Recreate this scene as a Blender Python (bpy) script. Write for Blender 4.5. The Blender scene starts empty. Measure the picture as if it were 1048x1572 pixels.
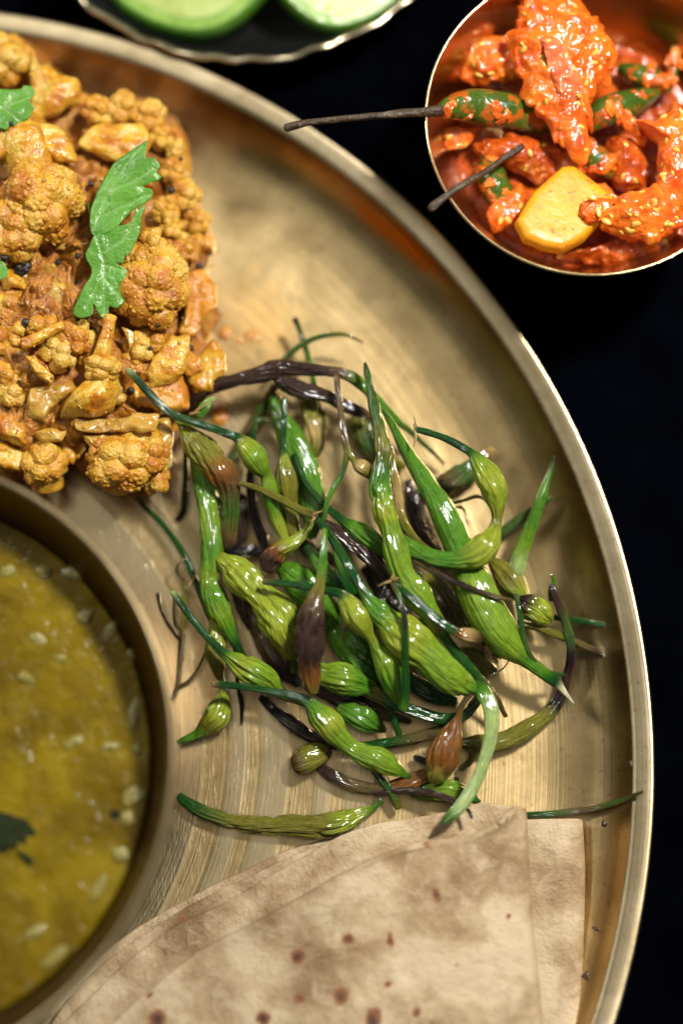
import bpy, bmesh, math, random
import numpy as np
from mathutils import Vector

# ------------------------------------------------------------------ camera, light, exposure
sc = bpy.context.scene
col = sc.collection
CM = 0.01
TILT = math.radians(11.5)      # camera leans this far from straight down
DIST = 42.0                    # cm from the plate floor along the view axis
FPX = 66.6 * DIST              # focal length in photograph pixels
cd = bpy.data.cameras.new('camera')
cam = bpy.data.objects.new('camera', cd)
col.objects.link(cam)
sc.camera = cam
cam.location = (0, -math.sin(TILT) * DIST * CM, math.cos(TILT) * DIST * CM)
cam.rotation_euler = (TILT, 0, 0)
cd.sensor_fit = 'VERTICAL'
cd.sensor_height = 36
cd.sensor_width = 24
cd.lens = FPX / 1572 * 36
cd.clip_start = 0.01
cd.clip_end = 50
cd.dof.use_dof = True
cd.dof.focus_distance = 0.402
cd.dof.aperture_fstop = 2.3
cd.dof.aperture_blades = 7

w = bpy.data.worlds.new('World')
sc.world = w
w.use_nodes = True
w.node_tree.nodes['Background'].inputs[0].default_value = (1.0, 0.96, 0.86, 1)
w.node_tree.nodes['Background'].inputs[1].default_value = 0.10

def area(name, loc, target, sx, sy, power, color):
    l = bpy.data.lights.new(name, 'AREA')
    l.shape = 'RECTANGLE'; l.size = sx; l.size_y = sy; l.energy = power; l.color = color
    o = bpy.data.objects.new(name, l)
    o.location = loc
    o.rotation_euler = (Vector(target) - Vector(loc)).to_track_quat('-Z', 'Y').to_euler()
    col.objects.link(o)
    return o
area('key_softbox', (0.25, 0.20, 0.58), (0.0, 0, 0), 0.07, 0.07, 7.2, (1.0, 0.965, 0.90))
area('ceiling_softbox', (-0.16, -0.02, 1.05), (-0.02, 0, 0), 0.7, 0.8, 0.8, (1.0, 0.97, 0.90))

area('side_softbox', (-0.42, 0.30, 0.42), (0.0, 0, 0), 0.12, 0.12, 1.6, (1.0, 0.97, 0.92))

sc.view_settings.view_transform = 'Standard'
sc.view_settings.look = 'None'
sc.view_settings.exposure = -0.02
sc.view_settings.gamma = 1.0
sc.view_settings.use_curve_mapping = False
sc.render.resolution_x = 682
sc.render.resolution_y = 1024

# ------------------------------------------------------------------ helpers
CAMP = np.array([0, -math.sin(TILT) * DIST, math.cos(TILT) * DIST])
FWD = np.array([0, math.sin(TILT), -math.cos(TILT)])
UP = np.array([0, math.cos(TILT), math.sin(TILT)])
RT = np.array([1.0, 0, 0])

def at(x, y, z=0.0):
    """a spot of the photograph at height z (cm above the plate floor) -> world cm"""
    d = FWD + RT * (x - 524) / FPX + UP * (786 - y) / FPX
    return CAMP + d * (z - CAMP[2]) / d[2]

def px(r, z=0.0):
    return r / 66.6 * (DIST - z) / DIST

rng = np.random.default_rng(7)

def _hash(i, j, k, seed):
    n = (i * 374761393 + j * 668265263 + k * 2147483647 + seed * 144665) & 0xffffffff
    n = ((n ^ (n >> 13)) * 1274126177) & 0xffffffff
    n = n ^ (n >> 16)
    return (n & 0xffff) / 32767.5 - 1.0

def noise3(P, seed=0):
    P = np.asarray(P, float)
    I = np.floor(P).astype(np.int64)
    f = P - I
    u = f * f * f * (f * (f * 6 - 15) + 10)
    out = 0
    for dx in (0, 1):
        for dy in (0, 1):
            for dz in (0, 1):
                wgt = (u[:, 0] if dx else 1 - u[:, 0]) * (u[:, 1] if dy else 1 - u[:, 1]) * (u[:, 2] if dz else 1 - u[:, 2])
                out = out + wgt * _hash(I[:, 0] + dx, I[:, 1] + dy, I[:, 2] + dz, seed)
    return out

def fbm(P, seed=0, o=3):
    P = np.asarray(P, float)
    s = 0; a = 1.0; n = 0
    for k in range(o):
        s = s + a * noise3(P * 2 ** k + 17.3 * k, seed + k); n += a; a *= .5
    return s / n

def tag(o, label=None, cat=None, group=None, kind=None):
    if label: o['label'] = label
    if cat: o['category'] = cat
    if group: o['group'] = group
    if kind: o['kind'] = kind
    return o

def empty(name, c):
    o = bpy.data.objects.new(name, None)
    o.empty_display_size = 0.01
    o.location = Vector(c) * CM
    col.objects.link(o)
    return o

def mesh(name, V, F, m, parent=None, origin=None, smooth=True, attrs=None):
    """V in world cm; the object's origin goes to `origin` (or the parent's base)"""
    V = np.asarray(V, float)
    if origin is None:
        if parent is not None:
            o0 = parent.get('_org')
            origin = np.array(o0) if o0 is not None else np.zeros(3)
        else:
            origin = np.array([V[:, 0].mean(), V[:, 1].mean(), V[:, 2].min()])
    porg = np.array(parent['_org']) if parent is not None else np.zeros(3)
    me = bpy.data.meshes.new(name)
    me.from_pydata(((V - origin) * CM).tolist(), [], F if isinstance(F, list) else F.tolist())
    if attrs:
        for k, (typ, dat) in attrs.items():
            a = me.attributes.new(k, typ, 'POINT')
            a.data.foreach_set({'FLOAT': 'value', 'FLOAT_COLOR': 'color', 'FLOAT_VECTOR': 'vector'}[typ], np.asarray(dat, np.float32).ravel())
    if smooth:
        me.polygons.foreach_set('use_smooth', [True] * len(me.polygons))
    me.materials.append(m)
    me.update()
    ob = bpy.data.objects.new(name, me)
    col.objects.link(ob)
    if parent is not None:
        ob.parent = parent
        ob.location = Vector(origin - porg) * CM
    else:
        ob.location = Vector(origin) * CM
    ob['_org'] = [float(v) for v in origin]
    return ob

def root(name, c, label, cat, group=None):
    o = empty(name, c)
    o['_org'] = [float(v) for v in c]
    return tag(o, label, cat, group)

# ------------------------------------------------------------------ materials
def mat(name):
    m = bpy.data.materials.new(name)
    m.use_nodes = True
    nt = m.node_tree
    return m, nt, nt.nodes['Principled BSDF']

def N(nt, typ, **kw):
    n = nt.nodes.new(typ)
    for k, v in kw.items():
        if k.startswith('i_'):
            n.inputs[int(k[2:])].default_value = v
        elif k.startswith('in_'):
            n.inputs[k[3:].replace('_', ' ')].default_value = v
        else:
            setattr(n, k, v)
    return n

def L(nt, a, b):
    nt.links.new(a, b)

def ramp(nt, fac, stops):
    r = nt.nodes.new('ShaderNodeValToRGB')
    while len(r.color_ramp.elements) > 1:
        r.color_ramp.elements.remove(r.color_ramp.elements[0])
    r.color_ramp.elements[0].position = stops[0][0]
    c = stops[0][1]
    r.color_ramp.elements[0].color = (*c, 1) if not isinstance(c, float) else (c, c, c, 1)
    for p, c in stops[1:]:
        e = r.color_ramp.elements.new(p)
        e.color = (*c, 1) if not isinstance(c, float) else (c, c, c, 1)
    L(nt, fac, r.inputs[0])
    return r

def noise_node(nt, vec, scale, detail=3, rough=.5, dist=0.0, dim='3D'):
    n = nt.nodes.new('ShaderNodeTexNoise')
    n.noise_dimensions = dim
    n.inputs['Scale'].default_value = scale
    n.inputs['Detail'].default_value = detail
    n.inputs['Roughness'].default_value = rough
    n.inputs['Distortion'].default_value = dist
    if vec is not None:
        L(nt, vec, n.inputs['W' if dim == '1D' else 'Vector'])
    return n

def mixc(nt, fac, a, b, mode='MIX'):
    n = nt.nodes.new('ShaderNodeMix')
    n.data_type = 'RGBA'; n.blend_type = mode
    for s, v in ((n.inputs[0], fac), (n.inputs[6], a), (n.inputs[7], b)):
        if hasattr(v, 'is_linked'):
            L(nt, v, s)
        else:
            s.default_value = v if not isinstance(v, tuple) or len(v) == 4 else (*v, 1)
    return n.outputs[2]

def math_n(nt, op, a, b=None, c=None):
    n = nt.nodes.new('ShaderNodeMath')
    n.operation = op
    for s, v in zip(n.inputs, (a, b, c)):
        if v is None: continue
        if hasattr(v, 'is_linked'):
            L(nt, v, s)
        else:
            s.default_value = v
    return n.outputs[0]

def bump(nt, h, strength, dist, prev=None):
    b = nt.nodes.new('ShaderNodeBump')
    b.inputs['Strength'].default_value = strength
    b.inputs['Distance'].default_value = dist
    L(nt, h, b.inputs['Height'])
    if prev is not None:
        L(nt, prev, b.inputs['Normal'])
    return b.outputs[0]

def coords(nt):
    """object coordinates in cm shifted by a random amount for each object"""
    tc = nt.nodes.new('ShaderNodeTexCoord')
    oi = nt.nodes.new('ShaderNodeObjectInfo')
    v = nt.nodes.new('ShaderNodeVectorMath'); v.operation = 'MULTIPLY_ADD'
    L(nt, tc.outputs['Object'], v.inputs[0])
    v.inputs[1].default_value = (100, 100, 100)
    s = math_n(nt, 'MULTIPLY', oi.outputs['Random'], 40.0)
    L(nt, s, v.inputs[2])
    return v.outputs[0]

def geo_cm(nt):
    g = nt.nodes.new('ShaderNodeNewGeometry')
    v = nt.nodes.new('ShaderNodeVectorMath'); v.operation = 'SCALE'
    v.inputs[3].default_value = 100
    L(nt, g.outputs['Position'], v.inputs[0])
    return v.outputs[0]

# plate centre (cm)
PC = np.array([-10.68, -5.40]); PR = 17.47

def brass_material(name, centre, base, rough, aniso, fine=1.0, plate=False):
    m, nt, b = mat(name)
    p = geo_cm(nt)
    sub = nt.nodes.new('ShaderNodeVectorMath'); sub.operation = 'SUBTRACT'
    L(nt, p, sub.inputs[0]); sub.inputs[1].default_value = (centre[0], centre[1], 0)
    flat = nt.nodes.new('ShaderNodeVectorMath'); flat.operation = 'MULTIPLY'
    L(nt, sub.outputs[0], flat.inputs[0]); flat.inputs[1].default_value = (1, 1, 0)
    ln = nt.nodes.new('ShaderNodeVectorMath'); ln.operation = 'LENGTH'
    L(nt, flat.outputs[0], ln.inputs[0])
    r = ln.outputs['Value']
    # turned rings: fine tool marks and broad bands
    wob = noise_node(nt, p, 0.35, 2)
    rw = math_n(nt, 'MULTIPLY_ADD', wob.outputs[0], 0.01, r)
    n1 = noise_node(nt, rw, 15.0, 2, .6, dim='1D')
    n2 = noise_node(nt, rw, 1.15, 1, .5, dim='1D')
    blotch = noise_node(nt, p, 0.55, 5, .62, .6)
    speck = noise_node(nt, p, 7.0, 4, .7)
    c = mixc(nt, ramp(nt, blotch.outputs[0], [(.3, 0.0), (.7, 1.0)]).outputs[0], tuple(np.array(base) * (.72, .68, .6)), base)
    c = mixc(nt, ramp(nt, speck.outputs[0], [(.28, 1.0), (.42, 0.0)]).outputs[0], c, tuple(np.array(base) * (.55, .45, .35)))
    rg = math_n(nt, 'MULTIPLY_ADD', blotch.outputs[0], .16, rough - .08)
    nrm = None
    if plate:
        # broad lathe bands near the plate's middle, their shine painted as paler colour
        band = ramp(nt, noise_node(nt, rw, 1.05, 0, .5, dim='1D').outputs[0], [(.47, 0.0), (.53, 1.0)]).outputs[0]
        inner = ramp(nt, math_n(nt, 'DIVIDE', r, 20.0), [(.52, 1.0), (.66, 0.0)]).outputs[0]
        band = math_n(nt, 'MULTIPLY', band, inner)
        c = mixc(nt, math_n(nt, 'MULTIPLY', band, .3), c, (.80, .68, .46, 1))
        rg = math_n(nt, 'SUBTRACT', rg, math_n(nt, 'MULTIPLY', band, .06))
        # orange oil dragged over the wall of the plate, a darker patch beside it
        sx = nt.nodes.new('ShaderNodeSeparateXYZ'); L(nt, p, sx.inputs[0])
        def blob(cx, cy, rx, ry, ang, lo, hi, sc_=1.4):
            mp = nt.nodes.new('ShaderNodeMapping'); mp.vector_type = 'TEXTURE'
            mp.inputs['Location'].default_value = (cx, cy, 0)
            mp.inputs['Rotation'].default_value = (0, 0, ang)
            mp.inputs['Scale'].default_value = (rx, ry, 30)
            L(nt, p, mp.inputs['Vector'])
            le = nt.nodes.new('ShaderNodeVectorMath'); le.operation = 'LENGTH'
            L(nt, mp.outputs[0], le.inputs[0])
            nn = noise_node(nt, p, sc_, 4, .6)
            d = math_n(nt, 'MULTIPLY_ADD', nn.outputs[0], 1.2, math_n(nt, 'SUBTRACT', le.outputs['Value'], .6))
            return ramp(nt, d, [(lo, 1.0), (hi, 0.0)]).outputs[0]
        a = at(612, 365, .8); t1 = blob(a[0], a[1], 1.7, .22, -.72, .45, 1.0)
        c = mixc(nt, math_n(nt, 'MULTIPLY', t1, .9), c, (.62, .22, .02, 1))
        a = at(395, 225, .3); t2 = blob(a[0], a[1], 1.5, .9, -.5, .35, 1.15)
        c = mixc(nt, math_n(nt, 'MULTIPLY', t2, .62), c, (.12, .09, .05, 1))
        a = at(395, 500, 0); t3 = blob(a[0], a[1], 1.3, 1.6, .4, .3, 1.1, 2.2)
        c = mixc(nt, math_n(nt, 'MULTIPLY', t3, .5), c, (.85, .50, .16, 1))
        a = at(880, 800, .5); t4 = blob(a[0], a[1], 1.2, 2.4, .25, .2, 1.2, 2.4)
        c = mixc(nt, math_n(nt, 'MULTIPLY', t4, .45), c, (.42, .22, .07, 1))
        # straight scouring scratches in two directions
        for ang, sc2 in ((.95, 3.0), (-.5, 2.4)):
            mp = nt.nodes.new('ShaderNodeMapping')
            mp.inputs['Rotation'].default_value = (0, 0, ang)
            mp.inputs['Scale'].default_value = (14, .7, 1)
            L(nt, p, mp.inputs['Vector'])
            sn = noise_node(nt, mp.outputs[0], sc2, 2, .5)
            sm = math_n(nt, 'MULTIPLY', ramp(nt, sn.outputs[0], [(.60, 0.0), (.70, 1.0)]).outputs[0], ramp(nt, math_n(nt, 'DIVIDE', r, 20.0), [(.38, 1.0), (.62, .15)]).outputs[0])
            nrm = bump(nt, sm, .15, 0.00006, nrm)
            c = mixc(nt, math_n(nt, 'MULTIPLY', sm, .3), c, (.80, .70, .50, 1))
        nrm = bump(nt, band, .2, 0.0002, nrm)
    nrm = bump(nt, n1.outputs[0], .30 * fine, 0.00013, nrm)
    nrm = bump(nt, n2.outputs[0], .04 * fine, 0.0003, nrm)
    nrm = bump(nt, blotch.outputs[0], .08, 0.0012, nrm)
    L(nt, c, b.inputs['Base Color'])
    L(nt, rg, b.inputs['Roughness'])
    b.inputs['Metallic'].default_value = 1.0
    b.inputs['Anisotropic'].default_value = aniso
    tg = nt.nodes.new('ShaderNodeTangent'); tg.direction_type = 'RADIAL'; tg.axis = 'Z'
    L(nt, tg.outputs[0], b.inputs['Tangent'])
    L(nt, nrm, b.inputs['Normal'])
    return m

def pod_material():
    m, nt, b = mat('oily_pod_skin')
    a = nt.nodes.new('ShaderNodeAttribute'); a.attribute_name = 'Col'
    t = nt.nodes.new('ShaderNodeAttribute'); t.attribute_name = 'tco'
    st = noise_node(nt, t.outputs['Vector'], 2.6, 3, .6)
    sp = noise_node(nt, coords(nt), 6.0, 3, .6)
    c = mixc(nt, ramp(nt, st.outputs[0], [(.42, 0.0), (.75, 1.0)]).outputs[0], a.outputs['Color'], mixc(nt, 1.0, a.outputs['Color'], (1.4, 1.3, 1.25, 1), 'MULTIPLY'))
    c = mixc(nt, 1.0, c, ramp(nt, sp.outputs[0], [(.25, .75), (.6, 1.08)]).outputs[0], 'MULTIPLY')
    L(nt, c, b.inputs['Base Color'])
    b.inputs['Subsurface Weight'].default_value = .22
    b.inputs['Subsurface Radius'].default_value = (.5, .8, .15)
    b.inputs['Subsurface Scale'].default_value = .0022
    rr = ramp(nt, sp.outputs[0], [(.3, .22), (.7, .42)])
    L(nt, rr.outputs[0], b.inputs['Roughness'])
    b.inputs['Coat Weight'].default_value = 1.0
    b.inputs['Coat Roughness'].default_value = .06
    b.inputs['Specular IOR Level'].default_value = .12
    wr = noise_node(nt, t.outputs['Vector'], 4.6, 3, .55, .4)
    fi = noise_node(nt, coords(nt), 22.0, 2, .5)
    nrm = bump(nt, wr.outputs[0], .8, .0010)
    lo = noise_node(nt, t.outputs['Vector'], 2.2, 1, .5, .2)
    cn = bump(nt, fi.outputs[0], .05, .0005, bump(nt, lo.outputs[0], .5, .0012))
    nrm = bump(nt, fi.outputs[0], .30, .0005, nrm)
    L(nt, nrm, b.inputs['Normal'])
    L(nt, cn, b.inputs['Coat Normal'])
    return m

def food_material(name, stops, scale, rough=(.25, .5), bmp=.5, bscale=14, sss=.3, srad=(.9, .5, .15), speck=None, coat=.3, bd=.0012, patch=None):
    m, nt, b = mat(name)
    p = coords(nt)
    n = noise_node(nt, p, scale, 5, .62, .4)
    c = ramp(nt, n.outputs[0], stops).outputs[0]
    if patch:
        pn = noise_node(nt, p, patch[0], 3, .55, .5)
        c = mixc(nt, ramp(nt, pn.outputs[0], [(.50, 0.0), (.66, .75)]).outputs[0], c, patch[1])
        c = mixc(nt, ramp(nt, pn.outputs[0], [(.34, .7), (.46, 0.0)]).outputs[0], c, patch[2])
    if speck:
        s = noise_node(nt, p, speck[0], 3, .6)
        c = mixc(nt, ramp(nt, s.outputs[0], [(speck[1], 0.0), (speck[1] + .07, 1.0)]).outputs[0], c, speck[2])
    L(nt, c, b.inputs['Base Color'])
    n2 = noise_node(nt, p, bscale, 3, .6)
    rr = ramp(nt, n2.outputs[0], [(.3, rough[0]), (.7, rough[1])])
    L(nt, rr.outputs[0], b.inputs['Roughness'])
    b.inputs['Subsurface Weight'].default_value = sss
    b.inputs['Subsurface Radius'].default_value = srad
    b.inputs['Subsurface Scale'].default_value = .003
    b.inputs['Coat Weight'].default_value = coat
    b.inputs['Coat Roughness'].default_value = .12
    nrm = bump(nt, n2.outputs[0], bmp, bd)
    L(nt, nrm, b.inputs['Normal'])
    L(nt, nrm, b.inputs['Coat Normal'])
    return m

M = {}
M['plate'] = brass_material('worn_brass_plate', PC, (.53, .395, .195), .31, .45, plate=True)
M['pod'] = pod_material()
M['curd'] = food_material('spiced_cauliflower_curd', [(.28, (.32, .095, .005)), (.42, (.48, .205, .012)), (.54, (.57, .295, .022)), (.68, (.63, .405, .06))], 1.5, (.22, .5), .5, 11, .3, speck=(9.0, .66, (.34, .07, .008, 1)), coat=.3, patch=(.8, (.60, .40, .08, 1), (.36, .09, .006, 1)))
M['stalk'] = food_material('spiced_cauliflower_stalk', [(.36, (.40, .125, .006)), (.46, (.52, .235, .013)), (.55, (.58, .335, .035)), (.70, (.62, .44, .095))], 2.1, (.12, .4), .6, 6, .35, speck=(6.0, .64, (.42, .11, .012, 1)), coat=.5)
M['orange'] = food_material('orange_masala_cauliflower', [(.3, (.38, .11, .008)), (.5, (.55, .22, .016)), (.75, (.63, .33, .04))], 1.4, (.18, .42), .5, 9, .3, speck=(8.0, .64, (.36, .07, .01, 1)), coat=.5)
M['onion'] = food_material('translucent_onion', [(.3, (.34, .16, .018)), (.55, (.48, .29, .05)), (.8, (.57, .42, .14))], 1.2, (.14, .35), .35, 6, .4, speck=(7.0, .66, (.32, .09, .01, 1)), coat=.6)
M['masala'] = food_material('dark_masala', [(.3, (.24, .07, .006)), (.55, (.42, .16, .012)), (.8, (.56, .28, .03))], 2.2, (.2, .45), .8, 9, .15, coat=.5)
M['tomato'] = food_material('pickled_tomato', [(.28, (.52, .045, .005)), (.45, (.70, .11, .008)), (.62, (.80, .19, .014)), (.80, (.84, .32, .03))], 1.8, (.08, .26), .5, 4.5, .35, (1, .25, .08), speck=(5.5, .67, (.78, .34, .03, 1)), coat=.8, bd=.0016)
M['pulp'] = food_material('red_pickle_pulp', [(.3, (.28, .030, .003)), (.55, (.50, .080, .005)), (.8, (.66, .17, .010))], 2.2, (.15, .35), .5, 4, .25, (1, .25, .08), coat=.5, bd=.0016)
M['yellowchunk'] = food_material('yellow_pickled_chunk', [(.3, (.62, .23, .003)), (.55, (.68, .30, .004)), (.8, (.72, .36, .006))], 1.4, (.35, .55), .12, 6, .12, speck=(6.0, .60, (.52, .12, .008, 1)), coat=.05)
M['chilli'] = food_material('green_chilli_skin', [(.3, (.025, .06, .006)), (.55, (.05, .10, .009)), (.8, (.12, .13, .012))], 1.2, (.12, .3), .4, 5, .1, speck=(2.4, .54, (.42, .09, .008, 1)), coat=.6)
M['chilli_stem'] = food_material('dry_chilli_stem', [(.3, (.028, .017, .011)), (.6, (.07, .045, .022)), (.8, (.14, .10, .05))], 3.0, (.3, .6), .6, 10, 0, coat=.1)
M['seed'] = food_material('yellow_tomato_seed', [(.3, (.80, .36, .03)), (.7, (.84, .50, .12))], 3.0, (.15, .3), .2, 9, .3, coat=.5)
M['mustard'] = food_material('black_mustard_seed', [(.3, (.008, .006, .006)), (.7, (.022, .016, .014))], 8.0, (.3, .5), .3, 20, 0, coat=.2)
M['coriander'] = food_material('coriander_leaf', [(.3, (.05, .18, .012)), (.6, (.09, .27, .024)), (.8, (.15, .36, .055))], 1.0, (.25, .45), .35, 6, .15, (.4, .9, .2), coat=.1)
M['dal'] = food_material('yellow_dal', [(.3, (.075, .045, .001)), (.5, (.130, .086, .0015)), (.68, (.195, .138, .003))], .75, (.18, .32), .6, 3.0, .15, (.9, .6, .1), speck=(2.2, .68, (.24, .19, .015, 1)), coat=.0, bd=.0015)
M['dal'].node_tree.nodes['Principled BSDF'].inputs['Specular IOR Level'].default_value = .22
M['garlic'] = food_material('pale_garlic_bit', [(.3, (.18, .155, .03)), (.7, (.25, .215, .06))], 2.0, (.2, .4), .3, 6, .3, coat=.3)
M['darkleaf'] = food_material('cooked_dark_leaf', [(.3, (.012, .018, .006)), (.7, (.02, .026, .008))], 2.0, (.5, .7), .4, 6, .0, coat=.0)
M['darkleaf'].node_tree.nodes['Principled BSDF'].inputs['Specular IOR Level'].default_value = .05
M['cuke'] = food_material('cucumber_flesh', [(.3, (.30, .38, .10)), (.6, (.40, .48, .16)), (.8, (.50, .56, .24))], .9, (.2, .4), .3, 6, .4, (.5, .8, .3), coat=.3)
M['cukeout'] = food_material('cucumber_outer_flesh', [(.3, (.16, .30, .04)), (.6, (.24, .38, .07)), (.8, (.32, .44, .11))], 2.0, (.2, .4), .3, 6, .4, (.5, .8, .3), coat=.3)
M['peel'] = food_material('cucumber_peel', [(.3, (.035, .12, .008)), (.6, (.06, .18, .01)), (.8, (.10, .24, .02))], 1.5, (.25, .4), .3, 6, .2, coat=.3)
M['crumb'] = food_material('spice_crumb', [(.3, (.48, .14, .008)), (.7, (.60, .28, .02))], 3, (.15, .35), .5, 9, .2, coat=.5)
M['darkcrumb'] = food_material('burnt_crumb', [(.3, (.03, .015, .01)), (.7, (.09, .05, .02))], 3, (.3, .5), .5, 9, 0, coat=.1)

# ------------------------------------------------------------------ shape builders (cm)
def lathe(prof, c, n=192, close=False):
    a = np.linspace(0, 2 * math.pi, n, endpoint=False)
    prof = np.asarray(prof, float)
    V = np.concatenate([np.stack([c[0] + r * np.cos(a), c[1] + r * np.sin(a), np.full(n, z)], 1) for r, z in prof])
    F = []
    k = len(prof)
    for i in range(k if close else k - 1):
        j = (i + 1) % k
        for q in range(n):
            F.append((i * n + q, i * n + (q + 1) % n, j * n + (q + 1) % n, j * n + q))
    return V, F

def catmull(P, step):
    P = np.asarray(P, float)
    if len(P) == 2:
        P = np.array([P[0], (P[0] + P[1]) / 2, P[1]])
    E = np.vstack([2 * P[0] - P[1], P, 2 * P[-1] - P[-2]])
    out = []; src = []
    for i in range(1, len(E) - 2):
        p0, p1, p2, p3 = E[i - 1], E[i], E[i + 1], E[i + 2]
        ln = np.linalg.norm(p2[:3] - p1[:3])
        n = max(2, int(ln / step))
        for t in np.linspace(0, 1, n, endpoint=False):
            out.append(.5 * ((2 * p1) + (-p0 + p2) * t + (2 * p0 - 5 * p1 + 4 * p2 - p3) * t * t + (-p0 + 3 * p1 - 3 * p2 + p3) * t ** 3))
            src.append(i - 1 + t)
    out.append(P[-1]); src.append(len(P) - 1)
    return np.array(out), np.array(src)

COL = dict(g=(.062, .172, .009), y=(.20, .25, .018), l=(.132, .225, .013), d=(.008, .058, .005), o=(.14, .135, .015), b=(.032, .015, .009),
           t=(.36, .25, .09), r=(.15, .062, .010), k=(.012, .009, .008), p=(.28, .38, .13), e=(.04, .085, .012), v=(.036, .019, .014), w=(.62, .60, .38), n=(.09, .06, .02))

def tube_arrays(pts, seed, nseg=20, ribs=0.0, lump=.06, flat=1.0, step=.05):
    """pts: (x, y, z, r_px, colour) along the axis, x y in photograph pixels, z in cm"""
    rows = []
    for (x, y, z, r, c) in pts:
        p = at(x, y, z)
        rows.append([*p, px(r, z) * .90, *COL[c]])
    S, src = catmull(rows, step)
    S[:, 3] = np.maximum(S[:, 3], .012)
    S[:, 4:] = np.clip(S[:, 4:], .004, 1)
    P = S[:, :3]
    T = np.gradient(P, axis=0)
    T /= np.linalg.norm(T, axis=1)[:, None] + 1e-9
    n = len(P)
    nr = np.zeros((n, 3))
    u = np.cross(T[0], [0, 0, 1.0])
    if np.linalg.norm(u) < .1: u = np.cross(T[0], [0, 1.0, 0])
    u /= np.linalg.norm(u)
    for i in range(n):
        u = u - T[i] * np.dot(u, T[i]); u /= np.linalg.norm(u) + 1e-9
        nr[i] = u
    B = np.cross(T, nr)
    s = np.concatenate([[0], np.cumsum(np.linalg.norm(np.diff(P, axis=0), axis=1))])
    th = np.linspace(0, 2 * math.pi, nseg, endpoint=False)
    ct, stt = np.cos(th), np.sin(th)
    R = S[:, 3][:, None] * np.ones((1, nseg))
    ph = seed * 1.7
    q = np.stack([np.tile(ct * 1.2, n) + seed * 3.1, np.tile(stt * 1.2, n), np.repeat(s * 1.6, nseg)], 1)
    R = R * (1 + lump * 2.0 * fbm(q, seed, 2).reshape(n, nseg))
    if ribs:
        k = 11 + seed % 4
        tw = .7 * np.sin(s * 1.3 + ph)[:, None]
        rb = np.abs(np.sin((k / 2) * (th[None] + tw)))
        amp = 1.25 * ribs * (.45 + .8 * np.abs(noise3(np.stack([s * 2, s * 0 + seed, s * 0], 1), seed)))[:, None]
        R = R * (1 + amp * (rb - .6))
        q2 = np.stack([np.tile(ct * 1.5, n) + seed * 1.9, np.tile(stt * 1.5, n), np.repeat(s * 1.1, nseg)], 1)
        cre = 1 - np.abs(noise3(q2, seed + 31)).reshape(n, nseg) * 2.2
        R = R * (1 - ribs * 1.5 * np.clip(cre, 0, 1) ** 2)
    V = P[:, None] + nr[:, None] * (R * ct[None])[:, :, None] + B[:, None] * (R * flat * stt[None])[:, :, None]
    tco = np.stack([np.tile(ct * 1.6, n) + seed * 5.3, np.tile(stt * 1.6, n), np.repeat(s * .45, nseg)], 1)
    C = np.repeat(S[:, 4:], nseg, 0)
    return V, tco, np.concatenate([C, np.ones((len(C), 1))], 1), src, n, nseg

def tube_part(name, arr, i0, i1, m, parent, origin=None, caps=True):
    V, tco, C, src, n, k = arr
    V = V[i0:i1 + 1]
    nn = len(V)
    tc = tco.reshape(n, k, 3)[i0:i1 + 1].reshape(-1, 3)
    cc = C.reshape(n, k, 4)[i0:i1 + 1].reshape(-1, 4)
    F = []
    for i in range(nn - 1):
        for q in range(k):
            F.append((i * k + q, i * k + (q + 1) % k, (i + 1) * k + (q + 1) % k, (i + 1) * k + q))
    a = V[0].mean(0); b = V[-1].mean(0)
    d0 = V[0].mean(0) - V[1].mean(0); d1 = V[-1].mean(0) - V[-2].mean(0)
    r0 = np.linalg.norm(V[0] - a, axis=1).mean(); r1 = np.linalg.norm(V[-1] - b, axis=1).mean()
    a = a + d0 / (np.linalg.norm(d0) + 1e-9) * r0 * .5; b = b + d1 / (np.linalg.norm(d1) + 1e-9) * r1 * .5
    if i0 != 0: a = V[0, 0]
    if i1 < n - 1: b = V[-1, 0]
    VV = np.vstack([V.reshape(-1, 3), a, b])
    ia = nn * k; ib = ia + 1
    for q in range(k):
        if i0 == 0: F.append((ia, (q + 1) % k, q))
        if i1 >= n - 1: F.append((ib, (nn - 1) * k + q, (nn - 1) * k + (q + 1) % k))
    tc = np.vstack([tc, tc[0], tc[-1]]); cc = np.vstack([cc, cc[0], cc[-1]])
    return mesh(name, VV, F, m, parent, origin, attrs={'Col': ('FLOAT_COLOR', cc), 'tco': ('FLOAT_VECTOR', tc)})

_ico = {}
def ico(n):
    if n not in _ico:
        bm = bmesh.new()
        bmesh.ops.create_icosphere(bm, subdivisions=n, radius=1)
        _ico[n] = (np.array([v.co[:] for v in bm.verts]), [tuple(v.index for v in f.verts) for f in bm.faces])
        bm.free()
    return _ico[n]

def rotz(V, a):
    c, s = math.cos(a), math.sin(a)
    return V @ np.array([[c, s, 0], [-s, c, 0], [0, 0, 1.0]])

def rotx(V, a):
    c, s = math.cos(a), math.sin(a)
    return V @ np.array([[1, 0, 0], [0, c, s], [0, -s, c]])

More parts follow.
